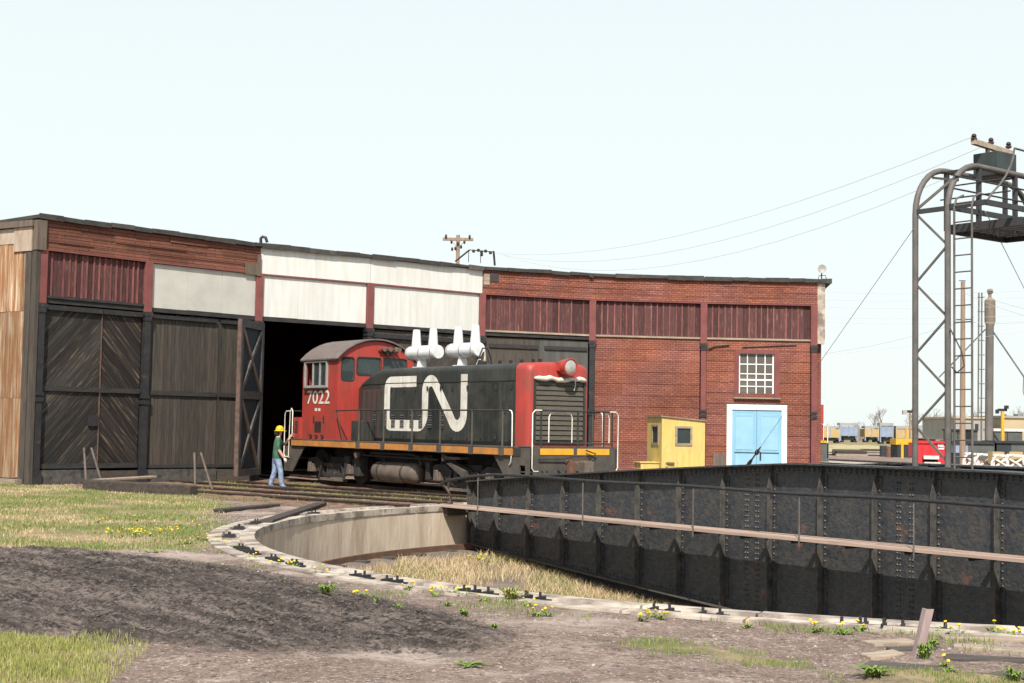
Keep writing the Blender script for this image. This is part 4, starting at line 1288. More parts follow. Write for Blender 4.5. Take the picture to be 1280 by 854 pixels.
# CN lettering: one bent stroke
def ribbon(path, wd):
    L, Rr = [], []
    for i, p in enumerate(path):
        p = Vector(p); a_ = Vector(path[max(i - 1, 0)]); b_ = Vector(path[min(i + 1, len(path) - 1)])
        d1 = (p - a_).normalized() if i else (b_ - p).normalized(); d2 = (b_ - p).normalized() if i < len(path) - 1 else d1
        n1 = Vector((-d1.y, d1.x)); n2 = Vector((-d2.y, d2.x)); nn = (n1 + n2).normalized(); k = 1 / max(.5, nn.dot(n1))
        L.append(p + nn * wd / 2 * k); Rr.append(p - nn * wd / 2 * k)
    return L, Rr


WDT = .315
path = [(6.66, 3.06), (5.35, 3.06)] + arc(5.28, 2.84, .22, 90, 180, 5) + [(5.06, 2.06)] + arc(5.28, 2.02, .22, 180, 270, 5) + [(6.55, 1.80)] + arc(6.78, 2.14, .34, 270, 360, 6) + [(7.13, 2.2), (7.13, 2.7)] + arc(7.42, 2.78, .29, 180, 40, 9)
path += [(8.42, 2.06)] + arc(8.76, 2.13, .315, 215, 360, 9) + [(9.08, 2.3), (9.08, 3.22)]
Lp, Rp = ribbon(path, WDT)
m_ = MB()
for k in range(len(Lp)):
    m_.v += [(Lp[k].x, -1.0135, Lp[k].y), (Rp[k].x, -1.0135, Rp[k].y), (Lp[k].x, -1.0108, Lp[k].y), (Rp[k].x, -1.0108, Rp[k].y)]
for k in range(len(Lp) - 1):
    b_ = 4 * k; m_.f += [(b_, b_ + 1, b_ + 5, b_ + 4), (b_, b_ + 4, b_ + 6, b_ + 2), (b_ + 1, b_ + 3, b_ + 7, b_ + 5)]
lp('letter_stroke', m_, 'logo')

# deck and sills
lp('deck', MB().box(0, 12.0, -1.5, 1.5, 1.285, 1.32), 'deck')
lp('frame_sill', MB().box(-.1, 12.3, -1.46, 1.46, 1.08, 1.284), 'lblack')
lp('center_frame', MB().box(.3, 12.2, -.55, .55, .75, 1.08), 'truck')
posts = [4.27, 5.69, 7.22, 8.65, 10.18, 11.55]
ed = [0.02] + posts + [11.99]
for k, (a_, b_) in enumerate(zip(ed[:-1], ed[1:])):
    lp('sill_stripe', MB().box(a_ + (.12 if k else 0), b_ - (.12 if k < 6 else 0), -1.512, -1.462, 1.105, 1.275), 'orange')
for u in posts: lp('post_bracket', MB().box(u - .1, u + .1, -1.53, -1.461, 1.09, 1.278), 'deck')
for s in (-1, 1):
    y = s * 1.48
    hr = [(2.86, y, 2.21), (4.3, y, 2.235), (11.6, y, 2.235), (11.84, y, 2.235)]
    h_ = lp('handrail', MB().tube(hr, .022, 8), 'lblack', smooth=60)
    lp('handrail_strut', MB().tube([(2.84, y, 2.21), (3.38, y, 1.32)], .02, 6), 'lblack')
    for u in posts: lp('handrail_post', MB().tube([(u, y, 1.28), (u, y, 2.235)], .026, 8), 'deck')
    lp('grab_iron', MB().tube([(11.84, y, 2.235), (11.92, y, 2.22), (11.96, y, 2.14), (11.97, y, 1.3), (11.96, y - s * -.02, .92), (11.86, y, .86)], .016, 8), 'whitepipe', smooth=60)
lp('battery_box', MB().box(3.76, 4.42, -1.46, -1.03, 1.32, 1.92), 'lblack', bevel=.02)
# cab
CF, CR = 2.70, .43
EH, CRN, CW = 3.80, 4.40, 1.36


def cabprof(hw, e, c_, n_=12):
    # arched roof outline from left eave to right eave
    r_ = (hw * hw + (c_ - e) ** 2) / (2 * (c_ - e)); a0 = math.asin(hw / r_)
    return [(-r_ * math.sin(a0 - 2 * a0 * k / n_), c_ - r_ + r_ * math.cos(a0 - 2 * a0 * k / n_)) for k in range(n_ + 1)]


outl = [(-CW, 1.32)] + cabprof(CW, EH, CRN) + [(CW, 1.32)]
fw = [rrect(-1.24, -.80, 3.16, 3.86, .1), rrect(-.69, .14, 3.34, 3.88, .08), rrect(.26, 1.08, 3.34, 3.88, .08)]
lp('cab_front', MB().plate(yz(outl, CF), [yz(h, CF) for h in fw], (-.05, 0, 0)), 'lred')
rw = [rrect(-1.1, -.3, 3.1, 3.8, .08), rrect(.3, 1.1, 3.1, 3.8, .08)]
lp('cab_rear', MB().plate(yz(outl, CR), [yz(h, CR) for h in rw], (.05, 0, 0)), 'lred')
sw = (.66, 2.02, 3.0, 3.72)
for s in (-1, 1):
    lp('cab_side', MB().plate(xz([(CR + .05, 1.32), (CF - .05, 1.32), (CF - .05, EH), (CR + .05, EH)], s * CW), [xz([(sw[0], sw[2]), (sw[1], sw[2]), (sw[1], sw[3]), (sw[0], sw[3])], s * CW)], (0, -s * .05, 0)), 'lred')
    wf = lp('side_window', MB().plate(xz([(sw[0] - .06, sw[2] - .07), (sw[1] + .06, sw[2] - .07), (sw[1] + .06, sw[3] + .06), (sw[0] - .06, sw[3] + .06)], s * (CW + .06)), [xz([(sw[0], sw[2]), (sw[1], sw[2]), (sw[1], sw[3]), (sw[0], sw[3])], s * (CW + .06))], (0, -s * .08, 0)), 'alu')
    for x in (sw[0] + .48, sw[0] + .93): MB().box(x - .03, x + .03, s * (CW + .02) - .02, s * (CW + .02) + .02, sw[2], sw[3]).build('sash_bar', MT['alu'], wf)
    MB().box(sw[0] + .51, sw[0] + .90, s * CW - .004, s * CW + .004, sw[2], sw[3]).build('pane', MT['glass'], wf)
    MB().box(sw[0] + .96, sw[1], s * CW - .004, s * CW + .004, sw[2], sw[3]).build('pane', MT['glass'], wf)
    MB().box(sw[0] - .02, sw[1] + .02, s * CW - (.1 if s < 0 else 0), s * CW + (.1 if s > 0 else 0), sw[2] - .12, sw[2] - .071).build('armrest', MT['truck'], wf)
for h in fw:
    g_ = lp('front_window', MB().plate(yz([(a_ + (a_ - np.mean([p[0] for p in h])) * .07, b_ + (b_ - np.mean([p[1] for p in h])) * .07) for a_, b_ in h], CF + .004), [yz(h, CF + .004)], (.012, 0, 0)), 'truck')
    MB().prism(yz(h, CF - .03), (.006, 0, 0)).build('pane', MT['glass'], g_)
rp = cabprof(CW + .08, EH - .01, CRN + .035); rp2 = cabprof(CW + .08, EH + .03, CRN + .08)
lp('cab_roof', MB().plate(yz(rp2 + rp[::-1], CR - .06), [], (CF - CR + .16, 0, 0)), 'roofgrey', smooth=30)
lp('cab_floor', MB().box(CR + .06, CF - .06, -CW + .06, CW - .06, 1.9, 1.95), 'truck')
lp('control_stand', MB().box(1.9, 2.4, -.9, -.45, 1.95, 3.05), 'truck')
lp('gutter', MB().box(CR, CF, -CW - .07, -CW + .0, EH - .05, EH - .012), 'truck')
# number and small stencil
nm = text_mesh('7022', .43, .58, .012)
for v in nm.vertices: v.co = (v.co.x, v.co.y, v.co.z)
o = inst('number', nm, MT['logo'], lo, (.76, -CW - .012, 2.42))
wx_ = max(v.co.x for v in nm.vertices)
o.scale = (1.48 / wx_, 1, 1)
for x in (1.28, 1.5): lp('stencil_mark', MB().box(x, x + .14, -CW - .006, -CW - .001, 2.2, 2.29), 'logo')
m_ = MB()
for k in range(5): lp('vent_slat', MB().box(1.3, 1.72, -CW - .02, -CW - .001, 1.56 + k * .07, 1.595 + k * .07), 'truck')
for x in (1.22, 1.86): lp('cab_hook', MB().box(x, x + .05, -CW - .03, -CW, 1.86, 2.06), 'truck')
for x in (1.05, 1.42, 1.8): lp('cab_bracket', MB().box(x, x + .1, -CW - .08, -CW, 1.4, 1.47), 'truck')
# horns
for k, (y, L_) in enumerate(((.12, .22), (.30, .3), (.48, .34), (.66, .22))):
    lp('horn', MB().tube([(CF + .05, y, 4.16), (CF + .05 + L_ * .6, y, 4.16), (CF + .05 + L_, y, 4.16)], [.025, .035, .075], 12), 'journal', smooth=40)
lp('horn_bracket', MB().box(CF, CF + .1, .05, .72, 4.07, 4.12).box(CF, CF + .18, .3, .42, 3.96, 4.07), 'truck')
# rear hood box and grab irons
lp('rear_box', MB().box(.04, CR - .005, -1.44, -1.0, 1.32, 2.0), 'lred')
for k in range(5): lp('vent_slat', MB().box(.12, .3, -1.456, -1.441, 1.52 + k * .08, 1.56 + k * .08), 'truck')
for s in (-1, 1):
    lp('rear_grab', MB().tube([(.02, s * 1.48, 1.4), (.02, s * 1.48, 2.2), (-.06, s * 1.48, 2.28), (-.14, s * 1.48, 2.2), (-.2, s * 1.48, .75)], .016, 8), 'whitepipe', smooth=60)
    lp('rear_grab', MB().tube([(-.16, s * 1.48, .72), (-.46, s * 1.48, .74), (-.52, s * 1.48, .82), (-.5, s * 1.48, 2.1), (-.42, s * 1.48, 2.19), (-.1, s * 1.48, 2.2)], .016, 8), 'whitepipe', smooth=60)
lp('rear_rail', MB().tube([(.0, -1.4, 2.2), (.42, -1.4, 2.2)], .02, 6), 'lblack')
# steps at both ends
for s in (-1, 1):
    lp('step_plate', MB().plate(xz([(-.05, 1.08), (-.55, 1.08), (-.55, .28), (.05, .28), (.82, 1.08)], s * 1.45), [], (0, -s * .04, 0)), 'deck')
    lp('step_plate', MB().plate(xz([(11.14, 1.08), (11.8, .34), (12.66, .34), (12.66, 1.3), (12.02, 1.3), (12.02, 1.08)], s * 1.45), [xz(rrect(12.26, 12.5, .62, .86, .03), s * 1.45)], (0, -s * .04, 0)), 'deck')
    for z in (.3, .68, 1.04):
        lp('step_tread', MB().box(12.05, 12.6, s * 1.1 - .28, s * 1.1 + .28, z, z + .03), 'deck'); lp('step_tread', MB().box(-.52, -.02, s * 1.1 - .28, s * 1.1 + .28, z, z + .03), 'deck')
# front end plate, stripes, coupler
fe = lp('front_end_plate', MB().box(12.63, 12.67, -1.32, 1.32, .36, 1.31), 'deck')
lp('front_platform', MB().box(12.0, 12.66, -1.3, 1.3, 1.312, 1.335), 'deck')
for a_, b_ in ((-1.12, -.06), (.06, 1.12)): lp('front_stripe', MB().box(12.672, 12.682, a_, b_, 1.13, 1.29), 'yellowf')
lp('coupler_pocket', MB().box(12.6, 12.85, -.28, .28, .62, 1.0), 'rust', bevel=.02)
lp('coupler', MB().box(12.8, 13.12, -.11, .11, .72, .95).prism([(13.05, -.2, .68), (13.34, -.22, .68), (13.36, -.08, .68), (13.2, -.02, .68), (13.24, .16, .68), (13.05, .2, .68)], (0, 0, .3)), 'journal', bevel=.015)
lp('coupler_lever', MB().tube([(12.72, -1.2, 1.02), (12.74, -.4, 1.04), (12.9, -.25, 1.1), (12.9, .2, 1.12), (12.74, .45, 1.02), (12.74, .62, 1.16), (12.74, .3, 1.25)], .018, 6), 'truck', smooth=60)
for y in (-.55, .5): lp('air_hose', MB().tube([(12.68, y, .75), (12.85, y, .7), (12.95, y * .9, .5), (12.9, y * .8, .38)], .025, 6), 'iron', smooth=60)
for y in (-1.05, -.9, -.3, .32, .95, 1.08):
    for z in (.6, .72): lp('bolt', MB().cyl((12.67, y, z), (12.69, y, z), .022, n=8), 'iron')
# front rails
lp('front_rail', MB().tube([(12.64, -1.1, 2.24), (12.64, 1.25, 2.24)], .022, 8), 'lblack'); lp('front_rail', MB().tube([(12.64, -1.1, 1.42), (12.64, 1.25, 1.42)], .02, 8), 'lblack')
for y in (-1.08, .1, .95, 1.24): lp('front_rail_post', MB().tube([(12.64, y, 1.3), (12.64, y, 2.24)], .024, 8), 'lblack')
for s, y in ((-1, -1.36), (1, 1.42)):
    lp('grab_iron', MB().tube([(12.66, y + s * -.28, 2.24), (12.66, y - s * .08, 2.24), (12.66, y, 2.16), (12.66, y, .8), (12.66, y - s * .05, .72), (12.66, y - s * .2, .72)], .016, 8), 'whitepipe', smooth=60)
for y, s in ((-.80, 1), (-.06, -1), (1.17, -1)):
    lp('gate_rail', MB().tube([(12.6, y, 1.44), (12.6, y, 2.08), (12.6, y + s * .05, 2.17), (12.6, y + s * .16, 2.19)], .015, 8), 'whitepipe', smooth=60)
# trucks
for base in (2.1, 9.4):
    tr = lp('truck_bolster', MB().box(base - .5, base + .5, -.95, .95, .42, .78), 'truck')
    for s in (-1, 1):
        y = s * 1.08
        prof_ = [(-1.62, .66), (-1.5, .74), (-1.0, .76), (-.72, .62), (-.45, .60), (.45, .60), (.72, .62), (1.0, .76), (1.5, .74), (1.62, .66), (1.6, .42), (1.42, .36), (1.05, .38), (.85, .30), (.55, .16), (-.55, .16), (-.85, .30), (-1.05, .38), (-1.42, .36), (-1.6, .42)]
        MB().plate(xz([(base + a_, b_) for a_, b_ in prof_], y - .05), [xz([(base + a_, b_) for a_, b_ in rrect(-.62, -.1, .3, .5, .04)], y - .05), xz([(base + a_, b_) for a_, b_ in rrect(.1, .62, .3, .5, .04)], y - .05)], (0, .1, 0)).build('side_frame', MT['truck'], tr, bevel=.015)
        MB().box(base - .75, base + .75, y - .1, y + .06, .06, .14).build('spring_plank', MT['journal'], tr)
        for q in (-.35, -.18, .18, .35): MB().tube([(base + q, y, .16), (base + q, y, .6)], .06, 8).build('coil_spring', MT['truck'], tr)
        for ax in (-1.24, 1.24):
            MB().box(base + ax - .15, base + ax + .15, y - .16, y + .1, .30, .56).prism([(base + ax - .12, y - .16, .3), (base + ax + .12, y - .16, .3), (base + ax + .09, y - .16, .6), (base + ax - .09, y - .16, .6)], (0, -.05, 0)).build('journal_box', MT['journal'], tr, bevel=.02)
            wl = MB().lathe([(.14, -.075), (.40, -.06), (.43, -.075), (.505, -.07), (.505, .05), (.53, .052), (.53, .075), (.14, .075)], (base + ax, s * .78, .505), ax='y', n=28)
            wl.build('wheel', MT['truck'], tr, smooth=35)
    for ax in (-1.24, 1.24): MB().cyl((base + ax, -.75, .505), (base + ax, .75, .505), .08, n=12).build('axle', MT['truck'], tr)
    for q in (-.6, .62): MB().beam((base + q, -1.17, .62), (base + q * 1.3, -1.17, .1), .05, .09).build('brake_hanger', MT['truck'], tr)
# tanks, pipes and odd gear below the sill
for s in (-1, 1):
    lp('air_reservoir', MB().lathe([(.001, 0), (.16, .03), (.26, .1), (.295, .2), (.295, 2.2), (.26, 2.3), (.16, 2.37), (.001, 2.4)], (4.62, s * 1.05, .45), ax='x', n=20), 'tank', smooth=40)
for u in (5.1, 6.4): lp('tank_strap', MB().lathe([(.3, -.03), (.302, .03)], (u, -1.05, .45), ax='x', n=20).beam((u, -1.05, .75), (u, -1.05, 1.08), .05, .06), 'truck')
lp('pipe', MB().tube([(4.5, -1.2, .98), (6.9, -1.2, .98), (7.2, -1.2, .9), (7.3, -1.2, .7)], .04, 8), 'truck', smooth=60)
lp('pipe', MB().tube([(4.2, -1.25, .9), (8.2, -1.25, .88)], .025, 6), 'iron')
lp('fuel_tank', MB().box(4.5, 7.3, -.85, .85, .3, 1.0), 'truck', bevel=.05)
lp('lamp', MB().cyl((4.0, -1.3, .92), (4.0, -1.42, .9), .08, .1, 10), 'journal')
lp('sand_bracket', MB().prism(xz([(8.66, 1.06), (8.72, 1.06), (8.72, .86), (8.66, .86)], -1.42), (0, .1, 0)).prism(xz([(8.74, .9), (9.5, .92), (9.5, .98), (8.9, .98), (8.74, 1.04)], -1.4), (0, .3, 0)), 'deck')
lp('sand_hopper', MB().prism(xz([(8.8, .8), (9.62, .44), (9.66, .5), (9.66, .62), (9.0, .82)], -1.36), (0, .3, 0)), 'deck')
for u in (3.0, 3.6): lp('brake_gear', MB().box(u, u + .3, -1.25, -.9, .25, .85), 'truck', bevel=.03)
for u in (7.5, 8.9): lp('brake_gear', MB().box(u, u + .2, -1.2, -.9, .3, .8), 'truck', bevel=.03)
# exhaust: two white cylinders each with two tapered stacks
for u0, u1, sts in ((4.62, 6.22, (5.0, 5.92)), (6.82, 8.32, (7.24, 8.1))):
    mf = lp('spark_arrestor', MB().lathe([(.001, 0), (.14, .015), (.205, .06), (.21, .1), (.21, u1 - u0 - .06), (.2, u1 - u0 - .01), (.19, u1 - u0), (.001, u1 - u0 + .002)], (u0, 0, 3.96), ax='x', n=22), 'muffler', smooth=40)
    for u in sts: MB().tube([(u, 0, 4.08), (u, 0, 4.16), (u, 0, 4.62), (u, 0, 4.66)], [.155, .15, .11, .10], 16).build('exhaust_stack', MT['muffler'], mf, smooth=50)
    for u in sts: MB().cyl((u, 0, 4.655), (u, 0, 4.664), .085, n=14).build('stack_mouth', MT['iron'], mf)
    for u in (u0 + .14, (u0 + u1) / 2, u1 - .16): MB().lathe([(.211, -.025), (.219, -.025), (.219, .025), (.211, .025)], (u, 0, 3.96), ax='x', n=22).build('clamp_band', MT['alu'], mf, smooth=40)
    cu_ = (u0 + u1) / 2 - .1
    MB().prism([(cu_ - .06, -.14, 3.52), (cu_ - .06, .14, 3.52), (cu_ - .06, .09, 3.82), (cu_ - .06, -.09, 3.82)], (.12, 0, 0)).box(cu_ - .2, cu_ + .2, -.2, .2, 3.5, 3.54).build('saddle', MT['muffler'], mf)
# bell on yoke
bl = lp('bell', MB().lathe([(.001, .29), (.06, .28), (.1, .2), (.125, .08), (.18, 0), (.165, 0), (.001, .1)], (8.66, -.05, 3.60), n=18), 'bell', smooth=40)
MB().tube([(8.66, -.29, 3.5), (8.66, -.25, 3.72), (8.66, -.13, 3.98), (8.66, .03, 3.98), (8.66, .15, 3.72), (8.66, .19, 3.5)], .025, 6).build('bell_yoke', MT['iron'], bl)
for u in (9.0, 9.7, 10.2, 10.7, 11.2, 11.5):
    lp('lifting_lug', MB().box(u - .06, u + .06, -.3, -.26, 3.49, 3.60), 'truck')
lp('roof_grab', MB().tube([(8.9, -.5, 3.5), (8.98, -.5, 3.63), (9.1, -.5, 3.64)], .012, 5), 'whitepipe')
# operator inside the cab
op = thing('person', tuple((LO + LD * 1.0 + LV * -.85).to_3d() + Vector((0, 0, 2.0))), math.atan2(LD.y, LD.x), 'person in red shirt and yellow hard hat at the cab window', 'person')


def skin_mesh(name, verts, edges, root=0, sub=2):
    me = bpy.data.meshes.new(name); me.from_pydata([v[0] for v in verts], edges, [])
    o = bpy.data.objects.new(name, me); col.objects.link(o)
    o.modifiers.new('s', 'SKIN'); md = o.modifiers.new('d', 'SUBSURF'); md.levels = sub; md.render_levels = sub
    for i, v in enumerate(verts):
        sv = me.skin_vertices[0].data[i]; r_ = v[1]; sv.radius = r_ if isinstance(r_, tuple) else (r_, r_); sv.use_root = (i == root)
    dg = bpy.context.evaluated_depsgraph_get()
    m2 = bpy.data.meshes.new_from_object(o.evaluated_get(dg)); bpy.data.objects.remove(o)
    m2.polygons.foreach_set('use_smooth', [True] * len(m2.polygons))
    return m2


me = skin_mesh('body', [((0, 0, .6), (.15, .2)), ((0, 0, .95), (.15, .21)), ((0, 0, 1.15), (.1, .16)), ((.01, 0, 1.27), .055), ((.02, 0, 1.36), (.09, .075)), ((.02, 0, 1.46), (.085, .075)),
                        ((0, -.2, 1.13), .065), ((.08, -.28, .88), .05), ((.28, -.3, .85), .04), ((0, .2, 1.13), .065), ((.08, .28, .88), .05), ((.28, .26, .85), .04)],
               [(0, 1), (1, 2), (2, 3), (3, 4), (4, 5), (2, 6), (6, 7), (7, 8), (2, 9), (9, 10), (10, 11)])
me.materials.append(MT['redshirt']); me.materials.append(MT['skin'])
for p in me.polygons: p.material_index = 1 if p.center.z > 1.24 or p.center.x > .2 else 0
inst('body', me, None, op)
MB().lathe([(.135, 0), (.13, .02), (.118, .03), (.11, .08), (.07, .13), (.001, .145)], (.02, 0, 1.44), n=18).build('hard_hat', MT['hat'], op, smooth=50)
lp('cab_seat', MB().box(.75, 1.15, -1.15, -.7, 1.95, 2.5).box(.72, .8, -1.15, -.7, 2.5, 3.0), 'truck')

# ================================================================== WORKER
wp = at(345, 611, -.07)
wk = thing('person', (wp.x, wp.y, gheight(np.array([[wp.x, wp.y]]))[0]), .18, 'person in yellow hard hat, green shirt and jeans walking towards the locomotive', 'person')
bv = [((0, 0, .95), (.135, .17)), ((.0, 0, 1.10), (.128, .165)), ((.015, 0, 1.32), (.125, .175)), ((.02, 0, 1.44), (.085, .12)), ((.04, 0, 1.52), .052), ((.065, 0, 1.60), (.085, .07)), ((.06, 0, 1.69), (.09, .075)),
      ((.03, -.1, .85), .105), ((.12, -.1, .5), .082), ((.15, -.1, .12), .075), ((.30, -.12, .045), .042),
      ((-.03, .1, .85), .105), ((-.05, .1, .5), .082), ((-.17, .1, .12), .075), ((-.03, .12, .045), .042),
      ((.02, -.19, 1.42), .07), ((.03, -.27, 1.16), .056), ((.17, -.27, .95), .04), ((.21, -.26, .89), .035),
      ((.04, .19, 1.42), .07), ((.2, .26, 1.28), .054), ((.34, .22, 1.45), .04), ((.38, .21, 1.51), .035)]
be = [(0, 1), (1, 2), (2, 3), (3, 4), (4, 5), (5, 6), (0, 7), (7, 8), (8, 9), (9, 10), (0, 11), (11, 12), (12, 13), (13, 14), (3, 15), (15, 16), (16, 17), (17, 18), (3, 19), (19, 20), (20, 21), (21, 22)]
me = skin_mesh('body', bv, be)
for k in ('shirt', 'jeans', 'skin', 'boot'): me.materials.append(MT[k])
for p in me.polygons:
    x, y, z = p.center
    i = 0
    if z > 1.49 and abs(y) < .13: i = 2
    elif z < .10: i = 3
    elif z < .90 and abs(y) < .24: i = 1
    if y < -.2 and z < 1.14: i = 2
    if y > .18 and x > .21 and z > 1.2: i = 2
    p.material_index = i
inst('body', me, None, wk)
MB().lathe([(.155, 0), (.152, .012), (.122, .022), (.12, .06), (.095, .12), (.05, .152), (.001, .16)], (.06, 0, 1.675), n=24).prism([(.14, -.1, 1.675), (.25, -.05, 1.67), (.25, .05, 1.67), (.14, .1, 1.675)], (0, 0, .014)).build('hard_hat', MT['hat'], wk, smooth=50)
MB().lathe([(.06, -.1), (.088, -.06), (.095, 0), (.09, .06), (.05, .1)], (.0, 0, 1.625), n=14).build('hair', MT['hair'], wk, smooth=60)


def hand(name, m0, mt, par):
    """palm with four fingers and a thumb; local: +x along the fingers, +y to thumb side"""
    pv = [((-.03, 0, 0), .026), ((.03, 0, 0), (.02, .036))]
    m_ = MB()
    m_.tube([(-.03, 0, 0), (0, 0, 0), (.05, 0, .0), (.075, 0, 0)], [.026, .034, .04, .034], 10)
    for k, (y, L_) in enumerate(((.028, .062), (.01, .07), (-.01, .065), (-.027, .05))):
        m_.tube([(.06, y, 0), (.06 + L_ * .5, y, -.012), (.06 + L_ * .85, y * .9, -.035)], [.0095, .009, .007], 6)
    m_.tube([(.0, .03, 0), (.03, .058, -.008), (.06, .06, -.02)], [.012, .011, .008], 6)
    m_.v = [tuple(m0 @ Vector(v)) for v in m_.v]
    return m_.build(name, mt, par, smooth=60)


hand('glove', Matrix.Translation((.215, -.262, .885)) @ Matrix.Rotation(R(62), 4, 'Y') @ Matrix.Rotation(R(60), 4, 'X'), MT['glove'], wk)
hand('hand', Matrix.Translation((.385, .208, 1.52)) @ Matrix.Rotation(R(-55), 4, 'Y') @ Matrix.Rotation(R(-70), 4, 'X'), MT['skin'], wk)

# ================================================================== YELLOW SHED
sa = R(12.7); sx, sy = 4.89, 46.0
sh = thing('shed', (sx, sy, -.1), sa, 'small yellow painted hut against the brick wall left of the blue door', 'shed')
SW_, SD_, SH0, SH1 = 1.47, 1.5, 2.32, 2.20
ow = [(0.50, 1.46), (.50, 1.98), (.98, 1.98), (.98, 1.46)]
front = [(0, .05), (SW_, .05), (SW_, SH1), (0, SH0)]
MB().plate([(a_, 0, b_) for a_, b_ in front], [[(a_, 0, b_) for a_, b_ in ow]], (0, .04, 0)).build('front_wall', MT['shed'], sh)
lw = [(.35, 1.46), (.35, 2.02), (1.0, 2.02), (1.0, 1.46)]
MB().plate([(0, .04, .05), (0, SD_, .05), (0, SD_, SH0), (0, .04, SH0)], [[(0, a_, b_) for a_, b_ in lw]], (.04, 0, 0)).build('side_wall', MT['shed'], sh)
MB().box(SW_ - .04, SW_, .04, SD_, .05, SH1).build('side_wall', MT['shed'], sh)
MB().box(.04, SW_ - .04, SD_ - .04, SD_, .05, SH1).build('back_wall', MT['bindark'], sh)
MB().prism([(-.05, -.05, SH0 + .003), (SW_ + .05, -.05, SH1 + .0), (SW_ + .05, -.05, SH1 + .03), (-.05, -.05, SH0 + .04)], (0, SD_ + .1, 0)).build('roof', MT['drywood'], sh)
f_ = MB().plate([(.45, -.025, 1.40), (1.03, -.025, 1.40), (1.03, -.025, 2.03), (.45, -.025, 2.03)], [[(a_, -.025, b_) for a_, b_ in [(.52, 1.48), (.96, 1.48), (.96, 1.96), (.52, 1.96)]]], (0, .025, 0)).build('window', MT['drywood'], sh)
MB().box(.5, .98, .02, .026, 1.46, 1.98).build('pane', MT['glass'], f_)
f_ = MB().plate([(-.025, .3, 1.40), (-.025, 1.05, 1.40), (-.025, 1.05, 2.07), (-.025, .3, 2.07)], [[(-.025, a_, b_) for a_, b_ in [(.38, 1.48), (.97, 1.48), (.97, 2.0), (.38, 2.0)]]], (.025, 0, 0)).build('window', MT['drywood'], sh)
MB().box(.018, .024, .35, 1.0, 1.46, 2.02).build('pane', MT['glass'], f_)
MB().box(.12, .2, -.03, .0, .72, .86).build('hinge', MT['shed'], sh)
MB().box(.14, .42, -.06, .0, .80, .86).build('door_latch', MT['rust'], sh)
for x in (.14,): MB().box(x, x + .02, -.012, 0, .1, 1.4).build('door_edge', MT['shed'], sh)
bx_ = MB().box(-.62, -.005, .25, .9, .12, .82).build('side_box', MT['shed'], sh)
MB().box(-.66, .0, .22, .93, .822, .86).build('lid', MT['shed'], bx_)
MB().box(0, SW_, 0, SD_, -.1, .048).build('skid', MT['tie'], sh)

# ================================================================== ROOF FITTINGS, POLES AND WIRES
o = MB().tube([atd(326, 312, 46.6), atd(326, 298, 46.6), atd(328, 296, 46.6), atd(332, 297, 46.6), atd(334, 303, 46.6)], .05, 8).build('vent_pipe', MT['iron'], None, smooth=60)
tag(o, 'bent dark pipe on the roof where brown and white fascia meet', 'pipe')
rk = thing('cable_rack', tuple(atd(595, 330, 53)), 0, 'thin iron cable rack with insulators on the roof edge', 'rack')
ro = Vector(rk.location)
P_ = lambda x, y, d=53: atd(x, y, d) - ro
for a_, b_, r_ in (((569, 327), (587, 312.5), .035), ((587, 312.5), (618, 315), .018), ((586, 313), (585.5, 328), .015), ((601, 318), (600.5, 329), .015), ((617, 314), (618.5, 332), .045)):
    MB().tube([P_(*a_), P_(*b_)], r_, 6).build('rack_bar', MT['iron'], rk)
for x, y in ((592, 314), (598, 313), (602, 315), (607, 314), (613, 316), (602, 318.5)):
    MB().lathe([(.02, -.06), (.06, -.04), (.06, .04), (.02, .06)], P_(x, y), n=8).build('insulator', MT['insul'], rk, smooth=40)
fl_ = thing('floodlight', tuple(atd(1027, 350, 54.5)), 0, 'small round floodlight on the right end of the roof', 'lamp')
MB().tube([(0, 0, -.05), (0, 0, .3)], .025, 6).build('stem', MT['iron'], fl_)
MB().tube([(-.12, 0, .0), (-.1, 0, .16), (.14, 0, .18), (.2, 0, 0)], .015, 6).build('bracket', MT['iron'], fl_)
MB().lathe([(.05, .25), (.1, .2), (.16, .06), (.17, 0), (.15, .0), (.001, .06)], (0, -.1, .42), ax='y', n=16).build('reflector', MT['alu'], fl_, smooth=40)
# utility pole behind the roof
up = thing('utility_pole', tuple(atd(572, 330, 88).xy.to_3d()), 0, 'wooden utility pole with crossarm rising behind the white fascia', 'pole')
z_ = lambda y, d=88, x=572: atd(x, y, d).z
MB().tube([(0, 0, -.1), (0, 0, z_(294))], [.16, .12], 10).build('pole', MT['polewood'], up, smooth=40)
MB().box(-.95, .95, -.1, .1, z_(301), z_(297.5)).build('crossarm', MT['polewood'], up)
for s in (-1, 1): MB().beam((s * .45, -.08, z_(301)), (s * .05, -.08, z_(309)), .03, .03).build('brace', MT['polewood'], up)
for x, y in ((-.75, 296), (-.4, 303), (.72, 296), (.4, 303), (-.35, 312), (-.15, 311), (.2, 309), (.0, 305)):
    MB().lathe([(.03, -.12), (.07, -.06), (.07, .06), (.03, .12)], (x, -.14, z_(y)), n=8).build('insulator', MT['insul'], up, smooth=40)
